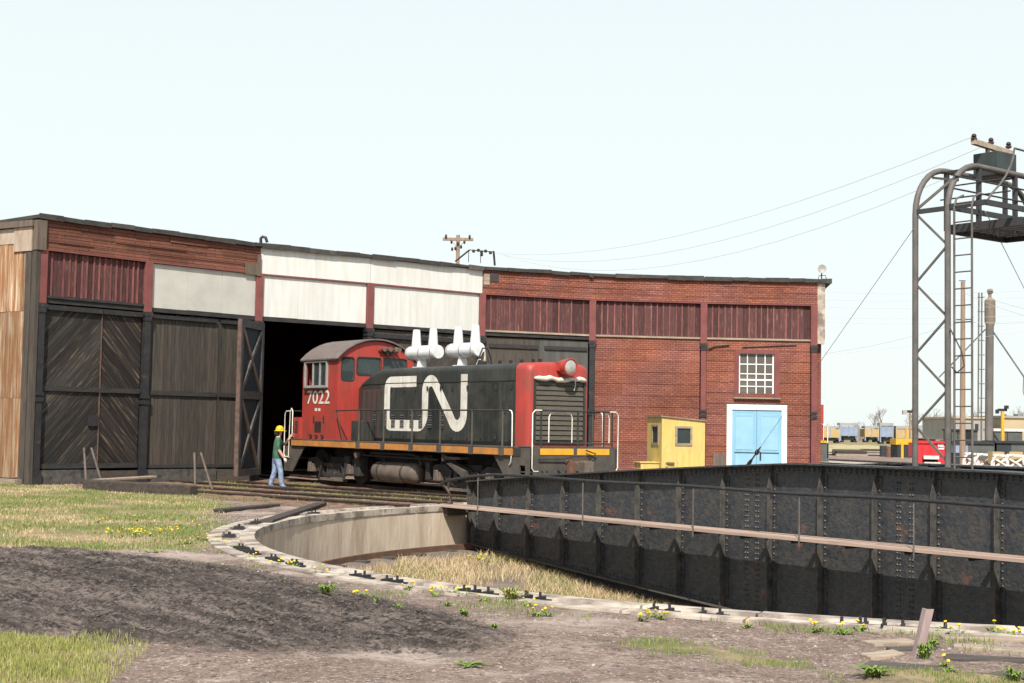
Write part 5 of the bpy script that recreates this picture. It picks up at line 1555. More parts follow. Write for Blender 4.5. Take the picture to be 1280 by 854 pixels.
# wires from the rack to the gantry
A1 = atd(617, 316, 53)
for k, (y, zo) in enumerate(((-.22, 7.1), (.3, 7.05), (.85, 7.0))):
    wire('power_wire', A1 + Vector((.2 * k, 0, -.05 * k)), bworld(1.2, y, zo), .75 + .25 * k, ['uppermost of the power wires sagging from roof rack to gantry top', 'middle of the three power wires sagging from roof rack to gantry', 'lowest of the three power wires sagging from roof rack to gantry'][k], group='power wires over the turntable', r=.0045)
ga = at(908, 620, -.1); gt_ = bworld(TA, -1.55, 5.35)
dv = (gt_ - ga)
wire('guy_wire', ga + dv * .27, gt_, 0, 'taut guy wire from the gantry leg down past the blue door', r=.006)
tb = thing('strain_rod', tuple(ga), 0, 'dark strain rod at the foot of the guy wire before the blue door', 'strain rod')
MB().tube([(0, 0, 0), tuple(dv * .275)], .022, 6).build('rod', MT['iron'], tb)
MB().tube([tuple(dv * .13), tuple(dv * .15), tuple(dv * .2), tuple(dv * .215)], [.02, .05, .05, .02], 8).build('turnbuckle', MT['iron'], tb)
MB().tube([tuple(dv * .245), tuple(dv * .255)], .06, 8).build('clevis', MT['iron'], tb)
wire('guy_wire', bworld(TX, -1.5, 5.5), atd(1300, 400, 40), 0, 'thin guy wire running right from the gantry platform', r=.008)
# wood pole and far wires on the right
wpv = at(1203, 585, -.1)
wpo = thing('utility_pole', tuple(wpv), 0, 'plain bare wooden pole standing behind the gantry ladder', 'pole')
wz_ = lambda y: atd(1205, y, wpv.y).z + .1
MB().tube([(0, 0, 0), (.05, 0, wz_(352))], [.17, .12], 10).build('pole', MT['polewood'], wpo, smooth=40)
MB().beam((-.35, 0, wz_(400)), (.6, 0, wz_(399)), .06, .06).build('crossarm', MT['iron'], wpo)
MB().beam((-.18, 0, wz_(351)), (.2, 0, wz_(351)), .05, .04).build('cap', MT['iron'], wpo)
for k, (ya, yb) in enumerate(((362, 361), (372, 369), (381, 379), (394, 391), (400, 398), (444, 424))):
    wire('overhead_wire', atd(1000, ya + 2, 95), atd(1330, yb, 95) if k < 5 else atd(1400, 395, 95), .25, ['highest', 'second highest', 'third highest', 'fourth highest', 'fifth highest', 'lowest rising'][k] + ' faint overhead wire crossing the sky right of the engine house', group='overhead wires', r=.009)
for k, (p0, p1) in enumerate((((1205, 360, 75), (1330, 395, 60)), ((1205, 366, 75), (1330, 405, 60)), ((1030, 442, 95), (1205, 402, 75)), ((1205, 402, 75), (1330, 396, 70)))):
    wire('pole_wire', atd(*p0), atd(*p1), .2, ['upper faint wire running right from the bare pole top', 'second faint wire running right from the bare pole top', 'faint wire from the building corner up to the bare pole arm', 'faint level wire running right from the bare pole arm'][k], group='wires on the bare pole', r=.009)

# ================================================================== YARD BEYOND
# sand tower
stv = at(1236, 574, -.1); D_ = stv.y
sd_ = thing('sand_tower', tuple(stv), 0, 'tall steel sand tower with round tank on top and ladder', 'tower')
zz = lambda y: atd(1238, y, D_).z + .1
q = D_ / F_PX
MB().tube([(0, 0, 0), (.1, 0, zz(409))], 5 * q, 14).build('column', MT['sandtower'], sd_, smooth=40)
MB().lathe([(4.6 * q, zz(409)), (6.6 * q, zz(402)), (6.6 * q, zz(376)), (5 * q, zz(374)), (2 * q, zz(372)), (2 * q, zz(364.5)), (.01, zz(364))], (.12, 0, 0), n=18).build('tank', MT['sandtank'], sd_, smooth=35)
MB().tube([(.12, -.1, zz(366)), (.12, 0, zz(363))], .25, 8).build('tank_cap', MT['sandtank'], sd_)
for x in (-9.5, -13.2): MB().tube([(x * q, 0, 0 if x > -10 else zz(523)), (x * q + .08, 0, zz(366))], .06, 6).build('ladder_rail', MT['sandtower'], sd_)
for k in range(9): MB().tube([(-13.6 * q, 0, zz(516 - k * 18)), (-5 * q, 0, zz(516 - k * 18))], .035, 5).build('ladder_brace', MT['sandtower'], sd_)
MB().beam((4 * q, 0, zz(412)), (46 * q, 0, zz(473)), .1, .1).build('spout', MT['sandtower'], sd_)
MB().beam((-4 * q, 0, zz(412)), (-62 * q, 0, zz(473)), .1, .1).build('spout', MT['sandtower'], sd_)
MB().tube([(44 * q, 0, zz(470)), (43 * q, 0, zz(488)), (46 * q, 0, zz(499)), (48 * q, 0, zz(496))], .04, 5).build('spout_hose', MT['sandtower'], sd_)


def bgbox(m_, x0, x1, y0, y1, d, dep):
    a_ = atd(x0, y1, d); b_ = atd(x1, y0, d)
    return m_.box(a_.x, b_.x, d, d + dep, a_.z, b_.z)


def far(name, label, cat, pos, parts, group=None):
    """pos: pixel x, distance; parts: list of (name, material, [(x0,x1,y0,y1,doff,dep), ...])"""
    t = thing(name, (atd(pos[0], 540, pos[1]).x, pos[1], -.1), 0, label, cat, group)
    off = Vector(t.location)
    for nm_, mt, bl_ in parts:
        for (x0, x1, y0, y1, do, dep) in bl_:
            m_ = bgbox(MB(), x0, x1, y0, y1, pos[1] + do, dep)
            m_.v = [tuple(Vector(v) - off) for v in m_.v]
            m_.build(nm_, MT[mt], t)
    return t


# locomotive end peeping out behind the building
far('parked_locomotive', 'red locomotive end with white grab iron just behind the building corner', 'locomotive', (1015, 74), [
    ('hood', 'lred', [(960, 1029.5, 506, 552, 0, 2.2)]), ('sill', 'yellow', [(960, 1033, 551, 554, -.1, 2.4)]), ('end_frame', 'bin', [(960, 1036, 554, 576, -.1, 2.4)]),
    ('truck', 'truck', [(960, 1020, 570, 586, .2, 2.0)]), ('grab_iron', 'whitepipe', [(1034, 1035.2, 530, 573, -.1, .06), (1028, 1035, 530, 531, -.1, .06), (1029, 1029.8, 531, 553, -.1, .06)])])
DH = 215


def hopper(x0, x1, y0, y1, mt, label):
    hh_ = y1 - y0
    return far('hopper_car', label, 'rail car', ((x0 + x1) / 2, DH), [('body', mt, [(x0, x1, y0 + hh_ * .18, y0 + hh_ * .66, 0, 3)]), ('roof_walk', 'greywall', [(x0, x1, y0, y0 + hh_ * .12, .5, 2)]),
               ('end_post', 'hopblue', [(x0, x0 + 1.4, y0 + hh_ * .12, y1 - 2, .01, .4), (x1 - 1.4, x1, y0 + hh_ * .12, y1 - 2, .02, .4), ((x0 + x1) / 2 - .6, (x0 + x1) / 2 + .6, y0 + hh_ * .12, y0 + hh_ * .7, -.1, .1)]),
               ('chute', 'bin', [(x0 + 3, x1 - 3, y0 + hh_ * .66, y1 - 3, .5, 2)]), ('wheel_set', 'truck', [(x0 + 1, x0 + 5, y1 - 4, y1, .5, 2), (x1 - 5, x1 - 1, y1 - 4, y1, .5, 2)])], 'rail cars across the field')


hopper(1050, 1072, 529, 553, 'hopblue', 'blue grey hopper car nearest the building across the field')
hopper(1026, 1050, 533, 554, 'hoptan', 'tan hopper car partly behind the building corner')
hopper(1081, 1099, 533, 553, 'hoptan', 'small tan hopper car in the middle of the far row')
hopper(1100, 1117, 529, 555, 'hopblue', 'blue grey hopper car with tall ladder end right of the tan car')
hopper(1120, 1144, 533, 556, 'hoptan', 'tan and orange hopper car right behind the yellow machine')
hopper(1144, 1172, 532, 556, 'greywall', 'pale grey hopper car behind the gantry legs')
# low field bank
m_ = MB(); n_ = 40
c0 = atd(1080, 556, 150)
for i in range(n_ + 1):
    for j in range(9):
        u, v = i / n_, j / 8; x = c0.x - 12 + u * 26; y = 135 + v * 34
        m_.v.append((x, y, -.25 + .75 * math.sin(PI * v) * math.sin(PI * u) ** .5 + random.uniform(-.05, .05)))
for i in range(n_):
    for j in range(8): m_.f.append((i * 9 + j, (i + 1) * 9 + j, (i + 1) * 9 + j + 1, i * 9 + j + 1))
o = m_.build('field_bank', pm('field_grass', (.30, .27, .12), (.40, .32, .19), scale=.3, bump=.4, bscale=3), None, smooth=80); tag(o, kind='structure')
# yard tracks on the right
for k, (p0, p1, lb) in enumerate((((1010, 576), (1330, 592), 'yard track close behind the turntable at right'), ((1005, 583), (1100, 592), 'short yard track beside the building corner'), ((1000, 567), (1400, 572), 'farther yard track before the grassy bank'), ((1000, 561), (1500, 562), 'farthest yard track along the grassy bank'))):
    a_ = at(*p0, z=-.02); b_ = at(*p1, z=-.02)
    t_ = track((a_.x, a_.y), (b_.x, b_.y), lb, 'tracks in the yard beyond', zoff=.14, ties=True)
    dd_ = (b_ - a_); MB().prism([(0, -1.9, -.14), (0, -1.3, -.08 + .02), (0, 1.3, -.06), (0, 1.9, -.14)], (dd_.length, 0, 0)).build('ballast', MT['ballast'], t_)
    for c_ in t_.children:
        if c_.name.startswith('rail'): c_.scale = (1, 1, 1.0)
# yellow and black machine with posts
far('track_machine', 'small yellow and black track machine left of the gantry', 'machine', (1131, 88), [
    ('body', 'bindark', [(1122, 1140, 556, 572, 0, 1.6)]), ('guard', 'yellow', [(1126.5, 1129.5, 553, 573, -.1, .1), (1120, 1143, 549, 556, .1, 1.4)]), ('post', 'yellow', [(1133, 1135, 535, 550, .3, .1)])])
lt = far('yard_lamp', 'short post with twin lamps left of the gantry leg', 'lamp post', (1138, 95), [('post', 'polewood', [(1137, 1139, 516, 575, 0, .1)]), ('arm', 'iron', [(1131, 1143, 513, 516, 0, .1)]), ('lamp', 'alu', [(1129, 1134, 513, 518, -.1, .3), (1141, 1145, 511, 515, -.1, .3)])])
far('yard_lamp', 'short yellow post with twin lamps right of the sand tower', 'lamp post', (1253, 95), [('post', 'yellow', [(1252, 1255.5, 514, 560, 0, .15)]), ('arm', 'iron', [(1248, 1259, 511, 514, 0, .15)]), ('lamp', 'iron', [(1246, 1249, 512, 517, -.1, .3), (1257, 1261, 507, 511, -.1, .3)])])
# red dumpster
dp = far('dumpster', 'bright red steel dumpster seen between the gantry legs', 'dumpster', (1164, 84), [
    ('wall', 'dumpred', [(1145, 1181, 553.5, 571, 0, .1), (1145, 1147, 553.5, 571, .1, 1.6), (1179, 1181, 553.5, 571, .1, 1.6), (1147, 1179, 556, 571, 1.6, .1)]), ('rim', 'dumpred', [(1143.5, 1182.5, 551.5, 554, -.08, .2)]),
    ('skirt', 'dumpred', [(1145, 1153, 571, 582, 0, .3), (1172, 1183, 571, 580, 0, .3)]), ('chute_lip', 'scrap', [(1155, 1174, 570, 574, -.2, .2), (1156, 1176, 578, 581, -.3, .3)]), ('underside', 'truck', [(1152, 1174, 572, 579, .4, 1)]),
    ('rib', 'dumpred', [(1153, 1154, 554, 571, -.05, .05), (1163, 1164, 554, 571, -.05, .05)])])
tm_ = text_mesh('NIL', 3.6 * 84 / F_PX, 1.1, .03)
o = inst('lettering', tm_, MT['trimwhite'], dp, atd(1172.8, 559, 83.98) - Vector(dp.location))
p0 = atd(1173, 561.8, 83.98) - Vector(dp.location); p1 = atd(1180, 560.3, 83.98) - Vector(dp.location)
MB().box(p0.x, p1.x, p0.y - .02, p0.y, p0.z, p1.z).build('lettering_bar', MT['trimwhite'], dp)
# steel bins / gondolas
far('steel_bin', 'dark grey steel bin behind the bare wooden pole, upper left one', 'bin', (1205, 120), [('wall', 'bin', [(1190, 1222, 538, 552, 0, 2.4)]), ('rim', 'bindark', [(1189, 1223, 537, 538.5, -.1, 2.6)])], 'steel bins in the yard')
far('steel_bin', 'dark grey steel bin with pale rim right of the sand tower', 'bin', (1262, 118), [('wall', 'bin', [(1243, 1278, 539, 553, 0, 2.4)]), ('rim', 'scrap', [(1242, 1290, 536.5, 539, -.1, 2.6)]), ('rib', 'bindark', [(1259, 1260, 539, 553, -.05, .05)])], 'steel bins in the yard')
far('steel_bin', 'low grey green bin beneath the bare wooden pole, beside the dumpster', 'bin', (1217, 92), [('wall', 'bin', [(1210, 1243, 554, 576, 0, 2.4)]), ('rim', 'bindark', [(1190, 1243, 552, 554.5, -.1, 2.6)]), ('side', 'bindark', [(1192, 1210, 566, 582, .02, 2.0)]), ('panel', 'hopblue', [(1192, 1210, 554, 566, .0, 2.0)])], 'steel bins in the yard')
far('steel_bin', 'low dark blue bin at the right edge behind the white frames', 'bin', (1263, 92), [('wall', 'bindark', [(1246, 1264, 554, 572, 0, 2.4)]), ('panel', 'bin', [(1264.2, 1300, 554, 574, 0, 2.4)]), ('rim', 'bindark', [(1244, 1300, 552, 554, -.1, 2.6)])], 'steel bins in the yard')
# far buildings
far('warehouse', 'long tan warehouse at the right edge of the horizon', 'building', (1270, 190), [('wall', 'tanwall', [(1255, 1340, 522.5, 550, 0, 14)]), ('parapet', 'greywall', [(1254, 1340, 521, 522.5, -.2, 14.4)]), ('roof_vent', 'truck', [(1256, 1258, 518, 521, 2, 1), (1270, 1272.5, 518, 521, 2, 1)])])
far('warehouse', 'grey flat roofed shed behind the bare wooden pole', 'building', (1215, 185), [('wall', 'greywall', [(1192, 1240, 523, 550, 0, 14)]), ('roof_edge', 'tanwall', [(1191, 1241, 521.5, 523, -.2, 14.4)]), ('doorway', 'truck', [(1219, 1223, 530, 537, -.1, .1)])])
far('low_shed', 'low tan shed on the horizon behind the red locomotive end', 'building', (1100, 260), [('wall', 'tanwall', [(1118, 1150, 536, 550, 0, 10)]), ('roof', 'greywall', [(1116, 1152, 533, 536, -.5, 11)])])
# white scrap frames
for k, (x, y, sc_, rz) in enumerate([(1216, 586, 1.0, .3), (1232, 587, 1.1, -.1), (1252, 588, 1.0, .2), (1270, 588, 1.1, -.25)]):
    b_ = at(x, y, -.1); q = b_.y / F_PX
    t_ = thing('scrap_rack', tuple(b_), rz, ['curved white frame at the left end of the scrap pile', 'white frame with slanted legs second in the scrap pile', 'white cross braced frame third in the scrap pile', 'white rail frame at the right edge of the scrap pile'][k], 'frame', 'scrap frames behind the turntable')
    W2, H2 = 11 * q, 19 * q
    for s in (-1, 1): MB().beam((s * W2, 0, 0), (s * W2 * .7, .2, H2), .1, .1).build('leg', MT['scrap'], t_)
    MB().beam((-W2, 0, H2), (W2, .2, H2 * .95), .12, .12).build('top_bar', MT['scrap'], t_)
    MB().beam((-W2, 0, H2 * .1), (W2, .2, H2 * .9), .08, .1).build('cross_brace', MT['scrap'], t_)
    MB().beam((W2, -.1, H2 * .15), (-W2, .1, H2 * .85), .08, .1).build('cross_brace', MT['scrap'] if k != 1 else MT['rust'], t_)
    MB().tube([(-W2 * 1.3, 0, 0), (-W2 * 1.2, 0, H2 * .5), (-W2 * .8, 0, H2 * .9), (-W2 * .3, 0, H2)], .07, 6).build('curved_bar', MT['scrap'], t_)
    if k > 1: MB().box(-.3, .4, .4, .9, H2 * .4, H2 * 1.2).build('crate', MT['hoptan'], t_)


# bare trees on the horizon
def drum(x, y, mt, label):
    p = at(x, y, -.1); t_ = thing('oil_drum', tuple(p), 0, label, 'drum', 'drums in the yard')
    MB().lathe([(.001, 0), (.28, 0), (.29, .01), (.285, .29), (.3, .3), (.285, .31), (.285, .58), (.3, .59), (.285, .6), (.29, .88), (.27, .88), (.26, .86), (.001, .86)], (0, 0, 0), n=14).build('shell', MT[mt], t_, smooth=40)


for x, y, mt, lb in ((1104, 571, 'bindark', 'dark oil drum left of the yellow machine'), (1112, 572, 'rust', 'rusty oil drum beside the dark one left of the yellow machine'), (1189, 578, 'hoptan', 'tan oil drum right of the red dumpster')):
    drum(x, y, mt, lb)
for k, (x, y, rz, nr_) in enumerate(((1062, 570, .1, 3), (1092, 566, -.15, 2), (1050, 564, .05, 2))):
    p = at(x, y, -.1); t_ = thing('tie_stack', tuple(p), rz, ['low stack of old ties nearest the building corner', 'low stack of old ties before the grassy bank', 'farthest low stack of ties beside the bank'][k], 'tie stack', 'stacked ties in the yard')
    for r_ in range(nr_):
        for q_ in range(5 - r_):
            MB().box(-1.25 + random.uniform(-.1, .1), 1.25 + random.uniform(-.1, .1), -.6 + q_ * .26 + r_ * .12, -.37 + q_ * .26 + r_ * .12, r_ * .18, r_ * .18 + .17).build('tie', MT['tie' if (q_ + r_) % 3 else 'drywood'], t_)
# far hedge of bare brush along the horizon
m_ = MB(); rr0 = random.Random(5)
for k in range(260):
    x = rr0.uniform(1000, 1320); p = atd(x, 545, 330 + rr0.uniform(-25, 25)); h = rr0.uniform(1.5, 4.2)
    for q_ in range(7):
        a = rr0.uniform(0, 2 * PI); m_.tube([(p.x + rr0.uniform(-.6, .6), p.y, -.1), (p.x + math.cos(a) * h * .3, p.y, h * rr0.uniform(.5, 1))], [.10, .03], 3, cap=False)
o = m_.build('far_brush', MT['tree'], None); tag(o, 'low line of bare grey brush along the far horizon', 'brush', kind='stuff')


def bare_tree(x, d, h, seed, label):
    rr = random.Random(seed); b_ = atd(x, 545, d)
    t_ = thing('bare_tree', (b_.x, d, -.1), rr.uniform(0, 6), label, 'tree', 'bare trees on the horizon')
    tr = MB(); cr = MB()

    def grow(p, dr, L, r_, lev):
        q_ = p + dr * L
        (tr if lev < 2 else cr).tube([p, p.lerp(q_, .5) + Vector((rr.uniform(-.1, .1), rr.uniform(-.1, .1), 0)) * L, q_], [r_, r_ * .8, r_ * .55], 5 if lev < 2 else 3, cap=False)
        if lev >= 5: return
        for k in range(3 if lev < 4 else 4):
            nd = (dr + Vector((rr.uniform(-1, 1), rr.uniform(-1, 1), rr.uniform(-.25, .8))) * .75).normalized()
            grow(p.lerp(q_, rr.uniform(.55, 1)), nd, L * rr.uniform(.55, .8), r_ * .52, lev + 1)
    grow(Vector((0, 0, 0)), Vector((0, 0, 1)), h * .33, h * .022, 0)
    tr.build('trunk', MT['tree'], t_); tag(cr.build('crown', MT['tree'], t_), kind='stuff')


for k, (x, d, h) in enumerate([(1075, 320, 6), (1093, 300, 8), (1104, 310, 10), (1140, 280, 8), (1158, 270, 9), (1182, 260, 7), (1196, 250, 8), (1222, 300, 9), (1262, 260, 8), (1276, 250, 9)]):
    bare_tree(x, d, h, k, ORD[k] + ' leafless grey tree from the left on the horizon at right')

# ================================================================== RIM FITTINGS AND FOREGROUND
spots = [(327, 686), (341, 691), (382, 699), (408, 705), (480, 720), (517, 726), (620, 737), (640, 738), (675, 744), (692, 746), (841, 761), (900, 766), (1068, 777), (1096, 779), (1141, 781), (1169, 784), (306, 661), (309, 671), (325, 654), (345, 648), (385, 642)]
rb0 = None
for k, (x, y) in enumerate(spots):
    p = at(x, y + 1, -.10); dv_ = (p.xy - PC).normalized(); p2 = PC + dv_ * (PR + .39); a = math.atan2(dv_.y, dv_.x)
    if rb0 is None:
        rb0 = thing('rail_chair', (0, 0, 0), 0, 'black iron rail chair bolted on the pit coping', 'rail chair', 'rail chairs round the pit rim')
        MB().box(-.11, .11, -.17, .17, 0, .018).build('base_plate', MT['iron'], rb0)
        for s in (-1, 1): MB().box(-.09, .09, s * .09 - .018, s * .09 + .018, .018, .05).build('lug', MT['iron'], rb0)
        MB().cyl((0, .09, .05), (0, .09, .10), .016, n=8).build('bolt', MT['iron'], rb0)
        MB().cyl((.0, -.09, .05), (.0, -.09, .09), .016, n=8).build('bolt', MT['iron'], rb0)
        o = rb0
    else: o = copy_tree(rb0)
    o['label'] = (ORD[k] + ' black iron rail chair from the left along the near pit coping') if k < 16 else (ORD[k - 16] + ' black iron rail chair from the front at the left end of the pit coping')
    o.location = (p2.x, p2.y, -.098); o.rotation_euler = (0, 0, a + random.uniform(-.15, .15))
# old planks at lower right
for k, (x0, y0, x1, y1, w_, mt) in enumerate([(1090, 792, 1139, 788, .22, 'drywood'), (1086, 803, 1140, 801, .2, 'drywood'), (1082, 819, 1124, 818, .2, 'drywood'), (1176, 797, 1300, 800, .2, 'drywood'), (1192, 807, 1300, 815, .16, 'drywood'), (1180, 823, 1300, 831, .22, 'tie'), (1082, 829, 1300, 850, .26, 'tie'), (1110, 811, 1170, 812, .14, 'tie')]):
    a_ = at(x0, y0); b_ = at(x1, y1)
    za = float(gheight(np.array([[a_.x, a_.y]]))[0]); zb = float(gheight(np.array([[b_.x, b_.y]]))[0])
    lb = ['pale short board nearest the coping left of the leaning stake', 'pale board below the nearest one left of the leaning stake', 'pale splintered board lowest left of the leaning stake', 'weathered board against the coping at the right edge', 'thin weathered board second from the coping at the right edge',
          'dark old tie third from the coping at the right edge', 'long dark old tie lowest at the bottom right', 'short dark plank just left of the leaning stake foot'][k]
    o = MB().beam((a_.x, a_.y, za - .008), (b_.x, b_.y, zb - .008), w_, .07).build('old_plank', MT[mt], None, bevel=.012)
    tag(o, lb, 'plank', 'old planks by the rim')
sp0 = at(1142, 824); g0 = float(gheight(np.array([[sp0.x, sp0.y]]))[0])
sk = thing('stake', (sp0.x, sp0.y, g0), .1, 'faded leaning angle iron stake stuck in the ground at lower right', 'stake')
MB().prism([(0, 0, -.05), (.07, 0, -.05), (.07, .012, -.05), (.012, .012, -.05), (.012, .085, -.05), (0, .085, -.05)], (.11, .0, .46)).build('angle_bar', MT['steelpost'], sk)

# ------------------------------------------------------------------ vegetation
def blades(name, P, h, wd, mt, seed, lean=.5, parent=None):
    rg = np.random.default_rng(seed); n_ = len(P)
    a = rg.uniform(0, 2 * PI, n_); hh_ = h * rg.uniform(.45, 1.25, n_); ww = wd * rg.uniform(.6, 1.3, n_)
    dx, dy = np.cos(a), np.sin(a); la = rg.uniform(0, 2 * PI, n_); ll = hh_ * lean * rg.uniform(.1, 1, n_)
    v0 = P + np.c_[dx * ww, dy * ww, -.01 * np.ones(n_)]; v1 = P - np.c_[dx * ww, dy * ww, .01 * np.ones(n_)]
    mx = P + np.c_[np.cos(la) * ll * .35, np.sin(la) * ll * .35, hh_ * .6]
    m0 = mx + np.c_[dx * ww, dy * ww, 0 * ww] * .7; m1 = mx - np.c_[dx * ww, dy * ww, 0 * ww] * .7
    v2 = P + np.c_[np.cos(la) * ll, np.sin(la) * ll, hh_]
    V = np.stack([v0, v1, m0, m1, v2], 1).reshape(-1, 3)
    b_ = np.arange(n_)[:, None] * 5
    Fq = np.concatenate([b_ + [0, 1, 3], b_ + [0, 3, 2], b_ + [2, 3, 4]], 0)
    me = np_mesh(name, V, Fq)
    o = inst(name, me, MT[mt], parent)
    return o


def scatter(poly, n_, seed, fn=None, floor=None):
    rg = np.random.default_rng(seed); lo_, hi_ = poly.min(0), poly.max(0)
    P = rg.uniform(lo_, hi_, (n_ * 3, 2)); s_ = sdist(P, poly)
    keep = s_ > rg.uniform(-.5, .4, len(P))
    P = P[keep]
    if fn is not None: P = P[fn(P, rg)]
    r_ = np.hypot(P[:, 0] - PC.x, P[:, 1] - PC.y); P = P[(r_ > PR + COPW + .02)]
    P = P[:n_]
    return np.c_[P, gheight(P)]


patch = lambda sc_, th, sd: (lambda P, rg: vnoise(P, sc_, sd) + .35 * vnoise(P, sc_ * .3, sd + 1) > th + rg.uniform(-.25, .25, len(P)))
LV_ = poly_w([(-20, 602), (60, 604), (110, 612), (240, 622), (275, 632), (258, 648), (265, 668), (290, 682), (230, 686), (150, 692), (60, 688), (-20, 687)])
tag(blades('lawn_grass', scatter(LV_, 60000, 3, patch(1.1, .80, 20)), .055, .006, 'grass', 4), 'short patchy green and straw grass left of the pit', 'grass', kind='stuff')
tag(blades('dry_grass', scatter(LV_, 30000, 5, patch(1.2, .66, 30)), .05, .005, 'straw', 6, .9), 'dry straw coloured grass mixed into the left lawn', 'grass', kind='stuff')
L2 = poly_w([(-10, 790), (50, 792), (122, 806), (98, 836), (125, 858), (-10, 862)])
tag(blades('near_grass', scatter(L2, 9000, 7, patch(.5, .55, 40)), .05, .0035, 'freshgrass', 8), 'bright green grass patch in the lower left corner', 'grass', kind='stuff')
for k, sp_ in enumerate(STRIPS):
    tag(blades('strip_grass', scatter(sp_, 2200, 9 + k, patch(.35, .75, 50 + k)), .035, .0035, 'grass', 60 + k), ['thin strip of grass along the dirt at bottom centre', 'grass along the bottom right edge of the dirt'][k], 'grass', kind='stuff')
# sparse weeds along the rim outside the coping
rg = np.random.default_rng(77)
a = np.radians(rg.uniform(170, 290, 12000)); r_ = PR + COPW + np.abs(rg.normal(0, .45, 12000)) + .02
P = np.c_[PC.x + r_ * np.cos(a), PC.y + r_ * np.sin(a)]
P = P[vnoise(P, .7, 61) + .3 * vnoise(P, .2, 62) > .82]
tag(blades('rim_grass', np.c_[P, gheight(P)], .06, .0045, 'grass', 63, .8), 'sparse grass along the outer edge of the pit coping', 'grass', kind='stuff')
# gap grass between coping rings and around the tracks
a = at(330, 612); b2 = at(600, 628)
P = rg.uniform((-9.5, 33.5), (-.2, 45), (13000, 2)); s_ = np.hypot(P[:, 0] - PC.x, P[:, 1] - PC.y)
P = P[(s_ > PR + COPW + .3) & (vnoise(P, 1.1, 65) + .3 * vnoise(P, .3, 66) > .74)]
tag(blades('track_grass', np.c_[P, gheight(P)], .06, .006, 'grass', 67, .9), 'weeds and dry grass between the rails before the engine house', 'grass', kind='stuff')
# tall dry grass in the pit


def fheight(P):
    r_ = np.hypot(P[:, 0] - PC.x, P[:, 1] - PC.y); return np.interp(r_, [f_[0] for f_ in fp], [f_[1] for f_ in fp])


P = rg.uniform((PC.x - PR, PC.y - PR), (PC.x + 2, PC.y + PR), (220000, 2)); r_ = np.hypot(P[:, 0] - PC.x, P[:, 1] - PC.y)
t_ = (P - np.array(PC)) @ np.array(BD); v_ = (P - np.array(PC)) @ np.array(BV)
keep = (r_ < PR - .6 - .9 * vnoise(P, 1.0, 75)) & (v_ < -1.35) & (vnoise(P, 1.5, 70) + .3 * vnoise(P, .4, 71) > .5 + rg.uniform(-.2, .2, len(P))) & (t_ > -11) & (r_ > 4.5)
P = P[keep][:60000]
tag(blades('pit_grass', np.c_[P, fheight(P)], .2, .006, 'straw', 72, 1.0), 'tall dry straw grass growing on the pit floor', 'grass', kind='stuff')
P2 = P[vnoise(P, 1.0, 73) > .62]
tag(blades('pit_green_grass', np.c_[P2, fheight(P2)], .15, .007, 'grass', 74, .7), 'green grass patches among the straw on the pit floor', 'grass', kind='stuff')
# stones
n_ = 9000
a = np.radians(rg.uniform(165, 290, n_)); r_ = PR + COPW + .05 + rg.exponential(3.2, n_)
P = np.c_[PC.x + r_ * np.cos(a), PC.y + r_ * np.sin(a)]; P = P[(sdist(P, CIND) < .1)]
P = np.r_[P, np.c_[rg.uniform(-6.5, -.5, 2500), rg.uniform(30, 40, 2500)]]
rq = np.hypot(P[:, 0] - PC.x, P[:, 1] - PC.y); P = P[rq > PR + COPW + .03]
P3 = np.c_[P, gheight(P)]
sz = rg.uniform(.005, .014, len(P)) * rg.choice([1, 1, 1, 1, 1.9], len(P))
base = np.array([[1, 0, 0], [-.5, .87, 0], [-.5, -.87, 0], [.1, .1, .75]])
ra = rg.uniform(0, 2 * PI, len(P)); ca, sa_ = np.cos(ra), np.sin(ra)
V = np.stack([np.c_[P3[:, 0] + sz * (b_[0] * ca - b_[1] * sa_), P3[:, 1] + sz * (b_[0] * sa_ + b_[1] * ca), P3[:, 2] + sz * b_[2] - .003] for b_ in base], 1).reshape(-1, 3)
ix = np.arange(len(P))[:, None] * 4
o = inst('gravel', np_mesh('gravel', V, np.concatenate([ix + [0, 1, 3], ix + [1, 2, 3], ix + [2, 0, 3]], 0)), leaf_mat('gravel_chips', [(.22, .18, .155), (.34, .29, .25), (.15, .12, .105), (.44, .39, .34), (.27, .22, .19)], .9))
tag(o, 'loose stone chips scattered over the dirt around the pit', 'gravel', kind='stuff')
# clods on the cinder bank
P = rg.uniform(CIND.min(0), CIND.max(0), (60000, 2)); P = P[sdist(P, CIND) > -.1]; P = P[P[:, 0] > -9]
P3 = np.c_[P, gheight(P)]; sz = rg.uniform(.005, .016, len(P)) * rg.choice([1, 1, 1, 1, 1, 2.2], len(P)); ra = rg.uniform(0, 2 * PI, len(P)); ca, sa_ = np.cos(ra), np.sin(ra)
V = np.stack([np.c_[P3[:, 0] + sz * (b_[0] * ca - b_[1] * sa_), P3[:, 1] + sz * (b_[0] * sa_ + b_[1] * ca), P3[:, 2] + sz * b_[2] - .003] for b_ in base], 1).reshape(-1, 3)
ix = np.arange(len(P))[:, None] * 4
o = inst('cinder_clods', np_mesh('cinder_clods', V, np.concatenate([ix + [0, 1, 3], ix + [1, 2, 3], ix + [2, 0, 3]], 0)), leaf_mat('clods', [(.05, .04, .034), (.09, .073, .06), (.13, .105, .088)], .95))
tag(o, 'dark loose cinder lumps on the bank of black dirt', 'dirt', kind='stuff')

# dandelions and tufts
fme = MB().lathe([(.001, .0), (.012, .0), (.020, .006), (.017, .013), (.008, .017), (.001, .018)], (0, 0, 0), n=9).mesh('flower', 50)
fme.materials.append(MT['yellowfl'])


